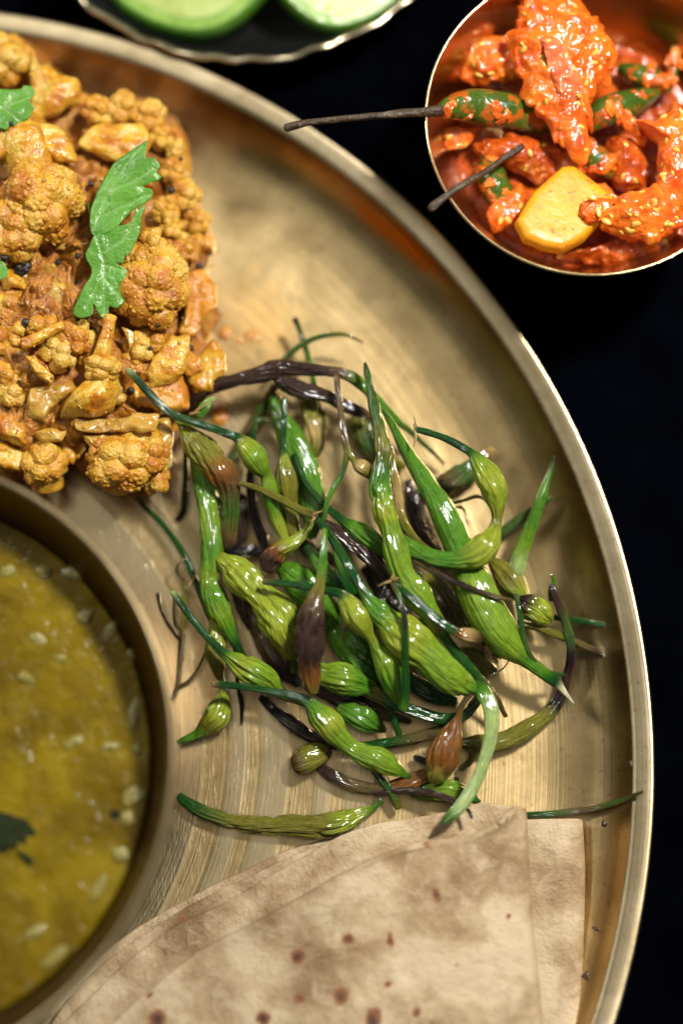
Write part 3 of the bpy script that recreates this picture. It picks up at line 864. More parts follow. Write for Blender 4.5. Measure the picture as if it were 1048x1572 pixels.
def fold_sheet(name, right, top_edge, low_edge, zlow, ztop, rad, th, parent, seed, nv=110, nu=110, relief=.06, lift=None):
    """one bread folded over at its right edge: lower leaf, round fold, upper leaf; the leaves end at low_edge and top_edge"""
    tv = np.linspace(0, 1, nv) ** 1.0
    E = poly(right, tv); CT = poly(top_edge, tv); CL = poly(low_edge, tv)
    rows = []
    us = np.linspace(1, 0, nu)
    for i in range(nv):
        row = []
        e = at(*E[i], .5 * (zlow + ztop))
        ct = at(*CT[i], ztop); cl = at(*CL[i], zlow)
        for u in us:
            q = e * (1 - u) + cl * u
            row.append((q[0], q[1], zlow))
        dirv = e - cl; dirv[2] = 0; dirv /= np.linalg.norm(dirv) + 1e-9
        for a in np.linspace(-math.pi / 2, math.pi / 2, 14)[1:-1]:
            h = (ztop - zlow) / 2
            q = e + dirv * rad * math.cos(a)
            row.append((q[0], q[1], (zlow + ztop) / 2 + h * math.sin(a)))
        for u in us[::-1]:
            q = e * (1 - u) + ct * u
            row.append((q[0], q[1], ztop + (lift(u, tv[i]) if lift else 0)))
        rows.append(row)
    G = np.array(rows)
    h, w_ = G.shape[:2]
    P = G.reshape(-1, 3)
    nz = relief * fbm(np.column_stack([P[:, 0] * .7, P[:, 1] * .7, P[:, 0] * 0 + seed]), seed, 3) + .012 * fbm(np.column_stack([P[:, 0] * 4, P[:, 1] * 4, P[:, 0] * 0]), seed + 2, 2)
    P[:, 2] += nz
    P[:, 1] += .03 * fbm(P * 1.5 + seed, seed + 8, 2)
    ch = np.zeros(len(P))
    for (x, y, r) in SPOTS:
        c = at(x, y, ztop)
        d = np.hypot(P[:, 0] - c[0] + .06 * fbm(P * 5, 3, 2), (P[:, 1] - c[1]) * (.55 + .5 * ((x * 7 + y) % 10) / 10) + .06 * fbm(P * 5 + 9, 4, 2)) / px(r * .9)
        ch = np.maximum(ch, np.clip(1.0 - d * .75, 0, 1))
    half = np.arange(len(P)) % w_ < nu
    ch[half] *= .2
    F = [(i * w_ + j, (i + 1) * w_ + j, (i + 1) * w_ + j + 1, i * w_ + j + 1) for i in range(h - 1) for j in range(w_ - 1)]
    o = mesh(name, P, F, M['roti'], parent, attrs={'char': ('FLOAT', ch)})
    s = o.modifiers.new('thickness', 'SOLIDIFY'); s.thickness = th * CM; s.offset = 0
    bv = o.modifiers.new('soft_edge', 'SUBSURF'); bv.levels = 1; bv.render_levels = 1
    return o
ro = root('folded_roti', at(600, 1420, .05), 'folded beige wheat roti with brown char spots along the bottom of the plate', 'roti')
fold_sheet('under_fold', [(876, 1258), (880, 1330), (878, 1430), (872, 1660)], [(790, 1258), (640, 1268), (540, 1284), (440, 1318), (300, 1386), (180, 1462), (96, 1545), (30, 1660)],
           [(800, 1256), (640, 1260), (520, 1282), (426, 1312), (290, 1378), (176, 1450), (84, 1540), (20, 1660)], .12, .50, .20, .11, ro, 4, relief=.10)
def lip_lift(u, v):
    return .16 * math.exp(-(v / .10) ** 2) * math.sin(math.pi * min(1, u * 1.0)) + .14 * math.sin(3.0 * v + 2 * u) * min(1, u * 4) + .12 * u ** 8
fold_sheet('top_fold', [(788, 1238), (792, 1300), (797, 1400), (811, 1540), (822, 1660)],
           [(764, 1274), (706, 1290), (610, 1306), (510, 1348), (410, 1406), (306, 1460), (222, 1524), (166, 1578), (108, 1660)],
           [(742, 1229), (700, 1243), (640, 1254), (556, 1270), (466, 1314), (356, 1378), (246, 1436), (156, 1512), (90, 1580), (36, 1660)], .66, 1.16, .20, .15, ro, 9, relief=.10, lift=lip_lift)

# ------------------------------------------------------------------ cauliflower curry
G_C = 'cauliflower curry pieces'
# masala mash that holds the pieces together
O = [(-60, 60), (40, 60), (120, 150), (250, 165), (275, 230), (300, 330), (318, 420), (330, 520), (330, 580), (290, 620), (255, 650), (250, 740), (150, 745), (100, 700), (90, 740), (30, 740), (-60, 690)]
V, F = slab(O, .7, 1.2, 21, amp=.6, nb=220, rings=60, edge=1.5, dome=.8)
V[:, 2] = np.maximum(V[:, 2] + .16 * fbm(V * 3, 31, 3) + .10 * (1 - np.abs(noise3(V * 5.5, 35)) * 2), .02)
one('masala_mash', (V, F), M['masala'], 'dark oily masala mash under the cauliflower pieces', 'curry', kind='stuff')

def floret(label, x, y, z, r, seed, stalk=None, n=6, **kw):
    ro_ = root('cauliflower_floret', at(x, y, max(.05, z - px(r))), label, 'cauliflower', G_C)
    V, F = curd_shape(x, y, z, r, seed, n, **kw)
    mesh('curd', V, F, M['curd'], ro_)
    if stalk:
        A = tube_arrays([(*q, 'y') for q in stalk], seed, 24, .05, .10)
        tube_part('stalk', A, 0, A[4] - 1, M['stalk'], ro_)
    return ro_
def buds(label, lst, seed, m_='curd', n=6):
    """a loose floret: several small heads on one short stalk"""
    x, y, z, r = lst[0][:4]
    ro_ = root('cauliflower_floret', at(x, y, max(.05, z - px(r))), label, 'cauliflower', G_C)
    for i, q in enumerate(lst):
        V, F = curd_shape(*q[:4], seed + i, n, lobes=10, gran=12, bud=1.1)
        mesh('curd', V, F, M[m_], ro_)
    xs = [q[0] for q in lst]; ys = [q[1] for q in lst]
    A = tube_arrays([(np.mean(xs), np.mean(ys), z - .15, r * .6, 'y'), (np.mean(xs) - 6, np.mean(ys) - 4, z - .5, r * .7, 'y')], seed, 20, .05, .1)
    tube_part('stalk', A, 0, A[4] - 1, M['stalk'], ro_)
floret('cauliflower floret in the top left corner of the plate', 8, 92, 2.0, 52, 2, lobes=14)
floret('biggest browned cauliflower floret at the left edge, under the small coriander leaf', 62, 312, 2.6, 76, 3, [(10, 200, 2.1, 50), (40, 222, 2.3, 54), (58, 262, 2.4, 50)], n=7, sy=.98, lobes=20, gran=18, tiltx=.25)
floret('pale browned cauliflower head touching the left edge below the biggest floret', 22, 352, 2.55, 58, 5, n=6, lobes=14, gran=14)
floret('fine-grained browned floret just right of the lower coriander leaf', 235, 440, 2.35, 68, 7, [(230, 500, 1.5, 34), (235, 470, 1.8, 40)], n=7, sx=1.0, sy=1.02, lobes=18, gran=18)
buds('small cauliflower buds above the fine-grained floret', [(232, 372, 2.45, 30), (212, 398, 2.5, 28), (262, 395, 2.2, 30)], 40)
buds('flat-topped golden floret right of the upper coriander leaf', [(190, 168, 2.1, 34), (230, 178, 2.0, 32), (150, 172, 2.1, 30), (246, 210, 1.9, 26)], 50)
buds('orange cauliflower buds at the right edge of the heap', [(282, 300, 1.8, 34), (268, 262, 1.85, 28), (300, 340, 1.55, 28), (255, 322, 2.0, 26), (270, 228, 1.8, 20)], 60)
buds('tiny cauliflower buds beside the mustard seed at the right edge', [(285, 385, 1.8, 26), (262, 350, 2.0, 22), (300, 372, 1.6, 18)], 70)
buds('brown crumbly floret below the brown onion petal', [(118, 520, 2.2, 36), (92, 540, 2.2, 34), (70, 505, 2.1, 32), (60, 560, 2.0, 26), (138, 545, 2.0, 22)], 80)
floret('upside-down yellow floret with its stalk pointing up', 158, 564, 2.35, 34, 9, [(168, 486, 2.6, 13), (166, 505, 2.6, 11), (160, 530, 2.55, 13), (156, 552, 2.4, 18)], n=6, lobes=12, sy=.8, gran=10)
buds('small orange floret below the fine-grained one', [(216, 530, 1.9, 30), (236, 522, 1.9, 26), (205, 556, 1.8, 22)], 90)
floret('cauliflower floret at the lower tip of the heap', 190, 712, 1.5, 60, 11, [(225, 660, 1.2, 34), (205, 690, 1.3, 44)], n=7, sx=1.05, sy=.85, lobes=16, gran=14)
buds('cauliflower bud cluster on the right of the lowest floret', [(232, 700, 1.6, 36), (238, 735, 1.2, 30), (160, 690, 1.6, 26)], 110)
floret('round dark floret at the lower left above the dal bowl', 68, 712, 1.3, 42, 13, [(75, 748, .8, 26), (70, 730, 1.0, 28)], n=6, sy=.95, lobes=14)
buds('pinkish brown crumbled floret at the left edge', [(10, 470, 2.0, 36), (26, 510, 1.9, 30), (-5, 520, 1.9, 34), (30, 465, 2.0, 22)], 120)
buds('crumbly browned bits at the left edge beside the yellow-green stalk', [(18, 602, 1.7, 30), (36, 580, 1.7, 24), (8, 575, 1.8, 26)], 130)

def piece(label, outline, z, th, m_, seed, name='cauliflower_stalk_piece', cat='cauliflower', **kw):
    kw['amp'] = kw.get('amp', .05) * 1.9
    V, F = slab(outline, z, th, seed, **kw)
    V[:, 2] += .07 * fbm(V * 4 + seed, seed + 40, 3)
    V[:, :2] += .05 * np.stack([fbm(V * 3.3 + seed, seed + 41, 2), fbm(V * 3.3 + 50, seed + 42, 2)], 1)
    return one(name, (V, F), M[m_], label, cat, G_C)
piece('pointed yellow stalk wedge at the top of the heap', [(50, 72), (58, 100), (72, 100), (95, 118), (128, 132), (122, 158), (96, 178), (50, 190), (44, 150), (48, 110)], 2.1, .5, 'stalk', 1, gx=.1, gy=-.1, amp=.08)
piece('yellow cut stalk with a sharp corner above the upper coriander leaf', [(118, 228), (132, 206), (150, 190), (215, 190), (236, 215), (225, 240), (185, 252), (150, 240)], 2.15, .4, 'stalk', 2, gy=-.1, amp=.07)
piece('broad pale stalk top of the biggest floret', [(-10, 200), (40, 188), (90, 192), (112, 215), (118, 250), (90, 252), (40, 236), (-10, 250)], 2.55, .5, 'stalk', 3, amp=.06)
piece('dark orange piece in the gap under the upper coriander leaf', [(128, 240), (190, 250), (205, 290), (160, 300), (128, 290)], 1.5, .5, 'orange', 4, amp=.07)
piece('glossy orange petal at the right edge beside a mustard seed', [(288, 425), (318, 410), (332, 440), (335, 470), (318, 490), (300, 520), (276, 514), (285, 470)], 1.6, .35, 'orange', 5, gx=-.2, amp=.1)
piece('orange end of a stalk sticking out at the right edge', [(296, 352), (318, 350), (332, 372), (328, 392), (300, 390)], 1.2, .45, 'orange', 6, amp=.06)
piece('yellow stalk slice with an orange rim at the right edge', [(300, 545), (325, 522), (345, 545), (344, 572), (325, 600), (296, 606), (290, 580)], 1.3, .4, 'stalk', 7, amp=.06)
piece('pale yellow square stalk cut below the fine-grained floret', [(248, 520), (290, 516), (288, 560), (262, 590), (226, 596), (226, 566)], 1.9, .35, 'stalk', 8, gx=.15, amp=.05)
piece('orange skin piece under the pale stalk cut, beside the green stalk', [(222, 590), (256, 572), (272, 566), (292, 604), (290, 630), (250, 640), (210, 620)], 1.6, .35, 'orange', 9, gx=-.1, amp=.08)
piece('pale rounded potato-like piece in the middle of the lower heap', [(92, 640), (108, 606), (140, 582), (180, 572), (186, 600), (176, 628), (140, 644)], 1.9, .7, 'stalk', 10, amp=.05, dome=.5)
piece('thin yellow petal lying across the lower heap', [(108, 640), (150, 642), (200, 636), (244, 632), (238, 660), (190, 668), (150, 668), (118, 660)], 1.85, .18, 'onion', 11, amp=.10, gy=-.1)
piece('yellow-green stalk piece at the left edge above the round floret', [(-10, 640), (20, 634), (40, 660), (42, 684), (10, 676), (-10, 664)], 1.6, .4, 'stalk', 12, amp=.05)
piece('yellow-green stalk piece touching the dal bowl at the left edge', [(-10, 676), (22, 680), (42, 700), (34, 724), (12, 724), (-10, 712)], 1.2, .4, 'stalk', 13, amp=.05)
piece('brown translucent onion petal with a pointed top', [(28, 458), (60, 440), (90, 420), (112, 438), (126, 458), (100, 484), (70, 470), (44, 480)], 2.3, .14, 'onion', 14, name='onion_petal', cat='onion', curl=-.2, amp=.10)
piece('dull onion petal behind the pointed one', [(45, 410), (72, 402), (84, 420), (70, 446), (46, 440)], 2.1, .14, 'onion', 15, name='onion_petal', cat='onion', amp=.1)
piece('pale stalk strip crossing the brown crumbly floret', [(30, 524), (60, 508), (96, 492), (100, 504), (66, 524), (36, 540)], 2.55, .22, 'stalk', 16, amp=.05)
piece('second pale stalk strip below the crumbly floret', [(38, 548), (56, 548), (82, 576), (80, 590), (60, 582)], 2.35, .22, 'stalk', 17, amp=.05)
piece('brown soft piece left of the potato-like piece', [(42, 602), (80, 592), (112, 588), (122, 600), (96, 616), (70, 648), (44, 640)], 1.75, .5, 'onion', 18, amp=.08)
piece('yellow-brown onion square above the round floret', [(52, 668), (82, 656), (104, 660), (96, 676), (60, 684)], 1.6, .25, 'onion', 19, name='onion_petal', cat='onion', amp=.06)
piece('pale stalk sliver leaning in the dark gap beside the round floret', [(94, 668), (104, 664), (118, 700), (110, 712), (98, 700)], 1.1, .25, 'stalk', 20, amp=.05)
piece('golden onion petal left of the lowest floret', [(130, 668), (160, 664), (180, 690), (160, 705), (136, 690)], 1.75, .2, 'onion', 21, name='onion_petal', cat='onion', amp=.08)
piece('glossy amber stalk beside the lowest floret on its right', [(215, 640), (262, 640), (268, 670), (256, 720), (236, 700), (216, 680)], 1.2, .5, 'onion', 22, amp=.08)
piece('small translucent onion corner below the fine-grained floret', [(186, 506), (204, 512), (206, 528), (198, 536)], 2.2, .14, 'onion', 23, name='onion_petal', cat='onion', amp=.04)
piece('flat orange skin on the right shoulder of the heap', [(262, 185), (285, 210), (296, 250), (290, 285), (272, 262), (262, 225)], 1.3, .5, 'orange', 24, amp=.1)
piece('soft orange piece under the tiny buds at the right edge', [(300, 300), (318, 340), (322, 366), (300, 374), (284, 340)], 1.1, .5, 'orange', 25, amp=.1)
piece('yellow stalk bed at the bottom right of the heap', [(250, 545), (300, 520), (338, 540), (335, 590), (300, 612), (262, 600)], .8, .6, 'stalk', 26, amp=.08)

for k, (x, y, r, z, ang, mk, lab) in enumerate([
    (135, 262, 30, 1.9, 20, 'orange', 'flat orange stalk slice in the gap left of the largest leaf'), (112, 372, 34, 1.75, 60, 'onion', 'wide brown onion layer in the gap left of the toothed leaf'),
    (70, 440, 32, 2.0, 10, 'onion', 'folded brown onion layer under the pointed petal'), (100, 610, 30, 1.6, 35, 'orange', 'soft orange lump above the potato-like piece'),
    (215, 605, 26, 1.5, 70, 'stalk', 'pale stalk corner under the tip of the long green stalk'), (285, 560, 24, 1.6, 0, 'orange', 'thin orange skin beside the yellow stalk slice'),
    (48, 655, 26, 1.4, 50, 'onion', 'soft brown onion layer above the round dark floret'), (268, 470, 24, 2.0, 80, 'orange', 'orange petal tucked against the fine-grained floret'),
    (165, 300, 30, 1.8, 120, 'onion', 'amber onion layer showing under the largest leaf'), (110, 690, 24, .9, 30, 'onion', 'amber onion scrap between the two lowest florets'),
    (25, 430, 26, 2.2, 10, 'stalk', 'yellow stalk bit beside the burnt spice at the left edge'), (180, 610, 20, 1.8, 150, 'onion', 'clear onion curl right of the potato-like piece'),
    (262, 650, 24, .9, 100, 'orange', 'orange scrap behind the amber stalk at the bottom right'), (120, 150, 24, 1.6, 40, 'orange', 'orange bit between the pointed wedge and the flat-topped floret')]):
    g = np.random.default_rng(500 + k)
    ol = []
    for q in range(9):
        t_ = 2 * math.pi * q / 9 + g.uniform(-.2, .2)
        rr_ = r * g.uniform(.75, 1.2)
        u_, v_ = rr_ * math.cos(t_), rr_ * .68 * math.sin(t_)
        c_, s_ = math.cos(math.radians(ang)), math.sin(math.radians(ang))
        ol.append((x + u_ * c_ - v_ * s_, y + u_ * s_ + v_ * c_))
    piece(lab, ol, z, .16, mk, 60 + k, name='onion_petal' if mk == 'onion' else 'cauliflower_stalk_piece', cat='onion' if mk == 'onion' else 'cauliflower', gx=g.uniform(-.4, .4), gy=g.uniform(-.4, .4), curl=g.uniform(-.25, .25), amp=.1)
CURRY = [o for o in bpy.data.objects if o.type == 'MESH' and (o.get('group') == G_C or o.name.startswith('masala_mash') or (o.parent and o.parent.get('group') == G_C))]
ctree = bvh_of(CURRY)
g = np.random.default_rng(77)
for nm, mk, cnt, lo, hi, lab in (('curd_crumbs', 'curd', 130, .025, .06, 'loose golden curd crumbs scattered over the cauliflower curry'), ('masala_flecks', 'orange', 160, .02, .05, 'tiny red-orange masala flecks clinging to the curry')):
    Vs = []; Fs = []; nv = 0; k = 0
    while k < cnt:
        x, y = g.uniform(-20, 345), g.uniform(50, 765)
        p, nn = hit(ctree, x, y)
        k += 1
        if p is None or p[2] < .3: continue
        s1 = g.uniform(lo, hi)
        V, F = grain(p, nn, s1, s1 * g.uniform(.6, 1), s1 * .7, g.uniform(0, 6.3), k, 3, .5)
        Vs.append(V); Fs.extend([tuple(i + nv for i in f) for f in F]); nv += len(V)
    one(nm, (np.vstack(Vs), Fs), M[mk], lab, 'curry', kind='stuff')
PIECES_END = True
for i, (x, y, z, r, lab) in enumerate([(263, 292, 2.42, 6, 'black mustard seed right of the upper coriander leaf'), (278, 244, 2.22, 3.5, 'tiny black seed at the top right of the heap'), (307, 410, 1.9, 7, 'black mustard seed at the right edge of the heap'),
                                  (40, 495, 2.72, 7, 'black mustard seed on the left crumbly floret'), (90, 403, 1.9, 6, 'black mustard seed in the gap left of the lower coriander leaf'), (120, 393, 1.8, 5, 'black mustard seed touching the gap beside the lower coriander leaf'),
                                  (140, 282, 1.9, 5, 'black mustard seed in the gap under the upper coriander leaf'), (292, 535, 1.75, 6, 'black mustard seed beside the pale stalk cut'), (8, 396, 2.75, 7, 'black mustard seed at the left edge'),
                                  (201, 600, 1.9, 6, 'black mustard seed next to the tip of the long green stalk'), (242, 500, 2.4, 3.5, 'tiny black seed under the fine-grained floret'), (230, 535, 2.4, 3.5, 'tiny black seed on the small orange floret'), (18, 190, 2.95, 4, 'black seed below the small coriander leaf')]):
    hp, hn = hit(ctree, x, y)
    z = z if hp is None else hp[2] + px(r) * .5
    one('mustard_seed', lump(x, y, z, r, r, px(r, z), 0, .08, 1.5, i + 400, 3), M['mustard'], lab, 'seed', 'black mustard seeds on the curry')
one('burnt_chilli_bit', lump(36, 412, 2.35, 15, 10, .12, -30, .4, 2.2, 431, 4), M['mustard'], 'shiny black burnt spice bit at the left edge', 'spice')

# coriander leaves: cut outline, filled, bent, with thickness
lm = M['coriander'].node_tree; lb = lm.nodes['Principled BSDF']
va = lm.nodes.new('ShaderNodeAttribute'); va.attribute_name = 'vein'
src_ = lb.inputs['Base Color'].links[0].from_socket
lm.links.new(mixc(lm, math_n(lm, 'MULTIPLY', va.outputs['Fac'], .55), src_, (.20, .36, .10, 1)), lb.inputs['Base Color'])
def leaf(label, outline, z, seed, gx, gy, bend, axis, stem=None, veins=()):
    P = [at(x, y, z) for x, y in outline]
    Pc = np.array(P + P[:1]); Sm, _ = catmull(np.column_stack([Pc, np.zeros(len(Pc))]), .06)
    P = [Vector(p[:3]) for p in (.35 * np.array([[np.interp(0, [0], [v]) for v in q[:3]] for q in Sm[:-1]]) + .65 * Sm[:-1, :3])]
    bm = bmesh.new()
    vs = [bm.verts.new(Vector(p)) for p in P]
    f = bm.faces.new(vs)
    if f.normal.z < 0: f.normal_flip()
    bmesh.ops.triangulate(bm, faces=[f])
    for _ in range(4):
        bmesh.ops.subdivide_edges(bm, edges=[e for e in bm.edges if e.calc_length() > .06], cuts=1)
        bmesh.ops.triangulate(bm, faces=[f_ for f_ in bm.faces if len(f_.verts) > 3])
    bmesh.ops.beautify_fill(bm, faces=bm.faces[:], edges=[e for e in bm.edges if not e.is_boundary])
    V = np.array([v.co[:] for v in bm.verts]); F = [tuple(v.index for v in f_.verts) for f_ in bm.faces]
    bm.free()
    c = V.mean(0)
    d = V - c
    ax = np.array([math.cos(axis), math.sin(axis)])
    acr = d[:, 0] * -ax[1] + d[:, 1] * ax[0]
    al = d[:, 0] * ax[0] + d[:, 1] * ax[1]
    V[:, 2] += gx * d[:, 0] + gy * d[:, 1] + bend * acr ** 2 + .05 * np.abs(np.sin(al * 5 + np.abs(acr) * 4)) * np.abs(acr) + .06 * fbm(V * 1.8 + seed, seed, 2)
    vein = np.zeros(len(V))
    for poly_ in veins:
        Q = np.array([at(x, y, z)[:2] for x, y in poly_])
        for a0, b0 in zip(Q[:-1], Q[1:]):
            ab = b0 - a0
            t_ = np.clip(((V[:, :2] - a0) @ ab) / (ab @ ab), 0, 1)
            dd = np.linalg.norm(V[:, :2] - a0 - t_[:, None] * ab, axis=1)
            vein = np.maximum(vein, np.exp(-(dd / .035) ** 2))
    V[:, 2] -= .03 * vein
    r = root('coriander_leaf', (c[0], c[1], V[:, 2].min()), label, 'leaf', 'coriander leaves on the curry')
    o = mesh('blade', V, F, M['coriander'], r, attrs={'vein': ('FLOAT', vein)})
    s = o.modifiers.new('thickness', 'SOLIDIFY'); s.thickness = .00012
    if stem:
        A = tube_arrays([(*q, 'g') for q in stem], seed, 10, 0, .04); tube_part('leaf_stalk', A, 0, A[4] - 1, M['pod'], r)
B = [(160, 590), (175, 500), (230, 370), (320, 230), (420, 165), (540, 95), (555, 110), (545, 200), (600, 205), (645, 255), (615, 290), (650, 320), (620, 350), (545, 370), (525, 385), (580, 400), (590, 430), (560, 470), (450, 530), (400, 580), (330, 650), (220, 700), (170, 670)]
B = [(100 + x / 4.367, 200 + y / 4.367) for x, y in B]
leaf('largest bright coriander leaf folded on top of the curry', B, 3.2, 1, .10, .10, -.22, 1.0, veins=[[(142, 352), (165, 300), (195, 255), (222, 228)], [(150, 330), (190, 315), (228, 298)], [(170, 292), (205, 280), (238, 262)], [(158, 312), (172, 275), (178, 258)]])
C = [(200, 720), (330, 665), (440, 640), (478, 560), (490, 545), (500, 562), (530, 530), (548, 540), (522, 600), (505, 700), (440, 820), (400, 850), (390, 892), (335, 884), (425, 940), (440, 985)]
C = [(100 + x / 4.367, 200 + y / 4.367) for x, y in C] + [(199, 430), (183, 434), (189, 455), (177, 468), (166, 465), (164, 480), (153, 482), (142, 463), (141, 478), (122, 484), (111, 474), (126, 444), (141, 417), (132, 395), (137, 381)]
leaf('coriander leaf with toothed lobes hanging below the largest leaf', C, 2.95, 2, -.05, .22, -.30, 1.15, veins=[[(148, 362), (160, 400), (160, 440), (158, 478)], [(156, 390), (190, 370), (215, 330)], [(160, 405), (195, 415)], [(160, 425), (185, 455)], [(158, 420), (130, 468)]], stem=[(145, 345, 2.9, 3), (140, 330, 2.8, 3), (136, 312, 2.7, 2.5)])
leaf('dark green coriander leaf at the left edge of the picture', [(-30, 132), (8, 138), (34, 136), (36, 132), (50, 134), (55, 146), (46, 156), (53, 166), (44, 180), (32, 188), (24, 196), (17, 188), (10, 197), (-2, 194), (-30, 180)], 3.0, 3, .0, .05, -.2, .2, veins=[[(-30, 160), (10, 164), (45, 150)], [(0, 163), (30, 182)], [(5, 163), (25, 145)]])
leaf('scrap of coriander at the left edge beside the burnt bit', [(-20, 404), (0, 400), (10, 408), (12, 424), (-4, 430), (-20, 424)], 2.85, 4, .1, 0, -.1, .2)

# ------------------------------------------------------------------ radish pods
G_P = 'fried radish pods heaped on the plate'
PODS = []
def pod(label, pts, cut=None, ribs=.14, lump_=.10, flat=1.0, calyx=None, name='radish_pod', extra=()):
    """pts along the pod; cut = (i, j): points before i are the stalk, after j the beak"""
    seed = len(PODS) + 1
    PODS.append(label)
    zmin = min(p[2] - px(p[3]) for p in pts)
    mid = pts[len(pts) // 2]
    c = at(mid[0], mid[1], max(.01, zmin))
    single = cut is None and not calyx and not extra
    if single:
        A = tube_arrays(pts, seed, 44, ribs * 1.25, lump_, flat, .035)
        o = tube_part(name, A, 0, A[4] - 1, M['pod'], None, np.array(c))
        return tag(o, label, 'radish pod' if name == 'radish_pod' else 'stalk', G_P)
    r = root(name, c, label, 'radish pod' if name == 'radish_pod' else 'stalk', G_P)
    A = tube_arrays(pts, seed, 44, ribs * 1.25, lump_, flat, .035)
    src = A[3]; n = A[4]
    i, j = cut if cut else (0, len(pts) - 1)
    ii = int(np.searchsorted(src, i)); jj = int(np.searchsorted(src, j))
    jj = min(jj, n - 1)
    stk = tube_part('stalk', A, 0, ii, M['pod'], r) if ii > 1 else None
    bod = tube_part('pod_body' if name == 'radish_pod' else 'main_stalk', A, ii, jj, M['pod'], r)
    if jj < n - 2: tube_part('beak', A, jj, n - 1, M['pod'], r)
    for q, e in enumerate(extra):
        B_ = tube_arrays(e, seed + 50 + q, 12, 0, .06, step=.04)
        tube_part('branch', B_, 0, B_[4] - 1, M['pod'], r)
    if calyx:
        for q, (x, y, z, ang, ln) in enumerate(calyx):
            a = math.radians(ang)
            B_ = tube_arrays([(x, y, z, 3, 't'), (x + ln * .5 * math.cos(a) + 1.5, y + ln * .5 * math.sin(a) - 1, z + .04, 2.2, 't'), (x + ln * math.cos(a), y + ln * math.sin(a), z + .02, .8, 't')], seed + 70 + q, 8, 0, .05, step=.04)
            tube_part('sepal', B_, 0, B_[4] - 1, M['pod'], stk or bod)
    return r

# --- lowest layer, lying on the brass
pod('olive radish pod lying flat behind the tall upright pod', [(548, 628, .4, 8, 'o'), (556, 648, .4, 19, 'o'), (572, 680, .4, 22, 'e'), (596, 706, .35, 15, 'o'), (622, 716, .3, 6, 'o')])
pod('thin purple-brown shrivelled pod right of the tall upright pod', [(628, 738, .5, 8, 'v'), (636, 775, .45, 13, 'v'), (650, 815, .4, 15, 'v'), (672, 848, .4, 10, 'v')])
pod('olive brown pod behind the pale green bulb on the right', [(757, 690, .6, 7, 't'), (742, 706, .6, 13, 'n'), (716, 728, .55, 22, 'e'), (684, 744, .5, 21, 'n'), (658, 752, .45, 10, 'e'), (630, 760, .4, 6, 'e')], (1, 4))
pod('dark green stalk pointing to the upper right rim', [(846, 764, .7, 5, 'e'), (812, 786, .6, 7, 'e'), (762, 822, .5, 8, 'e'), (700, 856, .5, 8, 'd'), (640, 880, .5, 8, 'e')], name='radish_stalk', ribs=.04)
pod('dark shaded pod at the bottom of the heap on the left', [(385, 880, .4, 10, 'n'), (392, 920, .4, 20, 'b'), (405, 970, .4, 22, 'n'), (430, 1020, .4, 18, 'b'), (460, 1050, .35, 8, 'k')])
pod('deep green pod at the bottom of the heap under the burnt flake', [(500, 930, .55, 10, 'g'), (520, 965, .6, 24, 'g'), (548, 1005, .6, 27, 'g'), (575, 1040, .5, 22, 'd'), (596, 1060, .4, 8, 'd')], lump_=.05)
pod('green pod in the middle half hidden by the double-bulb pod', [(425, 868, .7, 8, 'g'), (445, 880, .8, 22, 'g'), (472, 905, .8, 28, 'g'), (500, 940, .7, 24, 'g'), (520, 975, .6, 10, 'g')], ribs=.05)
pod('olive pod under the long right-hand green pod', [(640, 870, .5, 8, 'n'), (665, 895, .5, 22, 'o'), (695, 930, .5, 24, 'n'), (720, 965, .4, 14, 'o'), (735, 985, .4, 6, 'n')])
pod('translucent olive piece low on the right side of the heap', [(690, 1010, .4, 8, 'o'), (712, 1012, .45, 20, 'o'), (740, 1018, .45, 18, 'o'), (762, 1030, .4, 6, 'o')])
pod('brown twig end standing beside the translucent olive piece', [(752, 980, .5, 5, 'n'), (747, 1010, .5, 7, 't'), (742, 1045, .4, 6, 'n'), (756, 1062, .4, 5, 'n')], name='radish_stalk', ribs=.04)
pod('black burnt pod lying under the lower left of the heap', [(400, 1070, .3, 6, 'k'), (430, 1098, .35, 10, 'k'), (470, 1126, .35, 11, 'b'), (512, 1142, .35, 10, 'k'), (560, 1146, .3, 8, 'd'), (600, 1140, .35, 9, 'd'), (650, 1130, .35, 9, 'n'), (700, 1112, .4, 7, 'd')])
pod('short dark stalk standing under the green cross stalk', [(592, 1070, .6, 5, 'd'), (602, 1098, .45, 6, 'd'), (612, 1128, .3, 6, 'd')], name='radish_stalk', ribs=.03)
pod('small green pod behind the front twisted pod', [(520, 1086, .5, 8, 'g'), (540, 1094, .55, 18, 'g'), (562, 1106, .5, 20, 'g'), (584, 1118, .4, 9, 'e'), (592, 1122, .4, 4, 'n')])
pod('dark olive stalk leaning in the shade under the brown curled pod', [(424, 592, .8, 8, 'n'), (404, 624, .5, 9, 'e'), (378, 665, .35, 8, 'n'), (356, 705, .3, 7, 'e'), (345, 735, .3, 5, 'n')], name='radish_stalk', ribs=.04)
pod('black wiry stalk in the gap left of centre', [(392, 690, .8, 5, 'k'), (384, 735, .7, 7, 'k'), (390, 785, .6, 8, 'k'), (404, 830, .5, 9, 'b'), (398, 846, .45, 8, 'k'), (376, 846, .4, 7, 'k')])
pod('dark stem with hooked foot at the left of the heap', [(286, 690, .8, 5, 'd'), (285, 735, .55, 5, 'd'), (283, 772, .3, 6, 'e'), (281, 784, .2, 5, 'k'), (274, 796, .12, 4, 'k'), (270, 795, .1, 3, 'k')], name='radish_stalk', ribs=.03)
pod('slim dark pod in the shade between the left green pods', [(372, 760, .5, 8, 'b'), (368, 800, .45, 13, 'b'), (362, 836, .4, 12, 'k'), (350, 850, .35, 6, 'k')])
pod('dark brown pod filling the shade below the centre', [(620, 860, .35, 8, 'n'), (600, 900, .35, 15, 'b'), (580, 940, .3, 16, 'n'), (545, 960, .3, 8, 'b')])
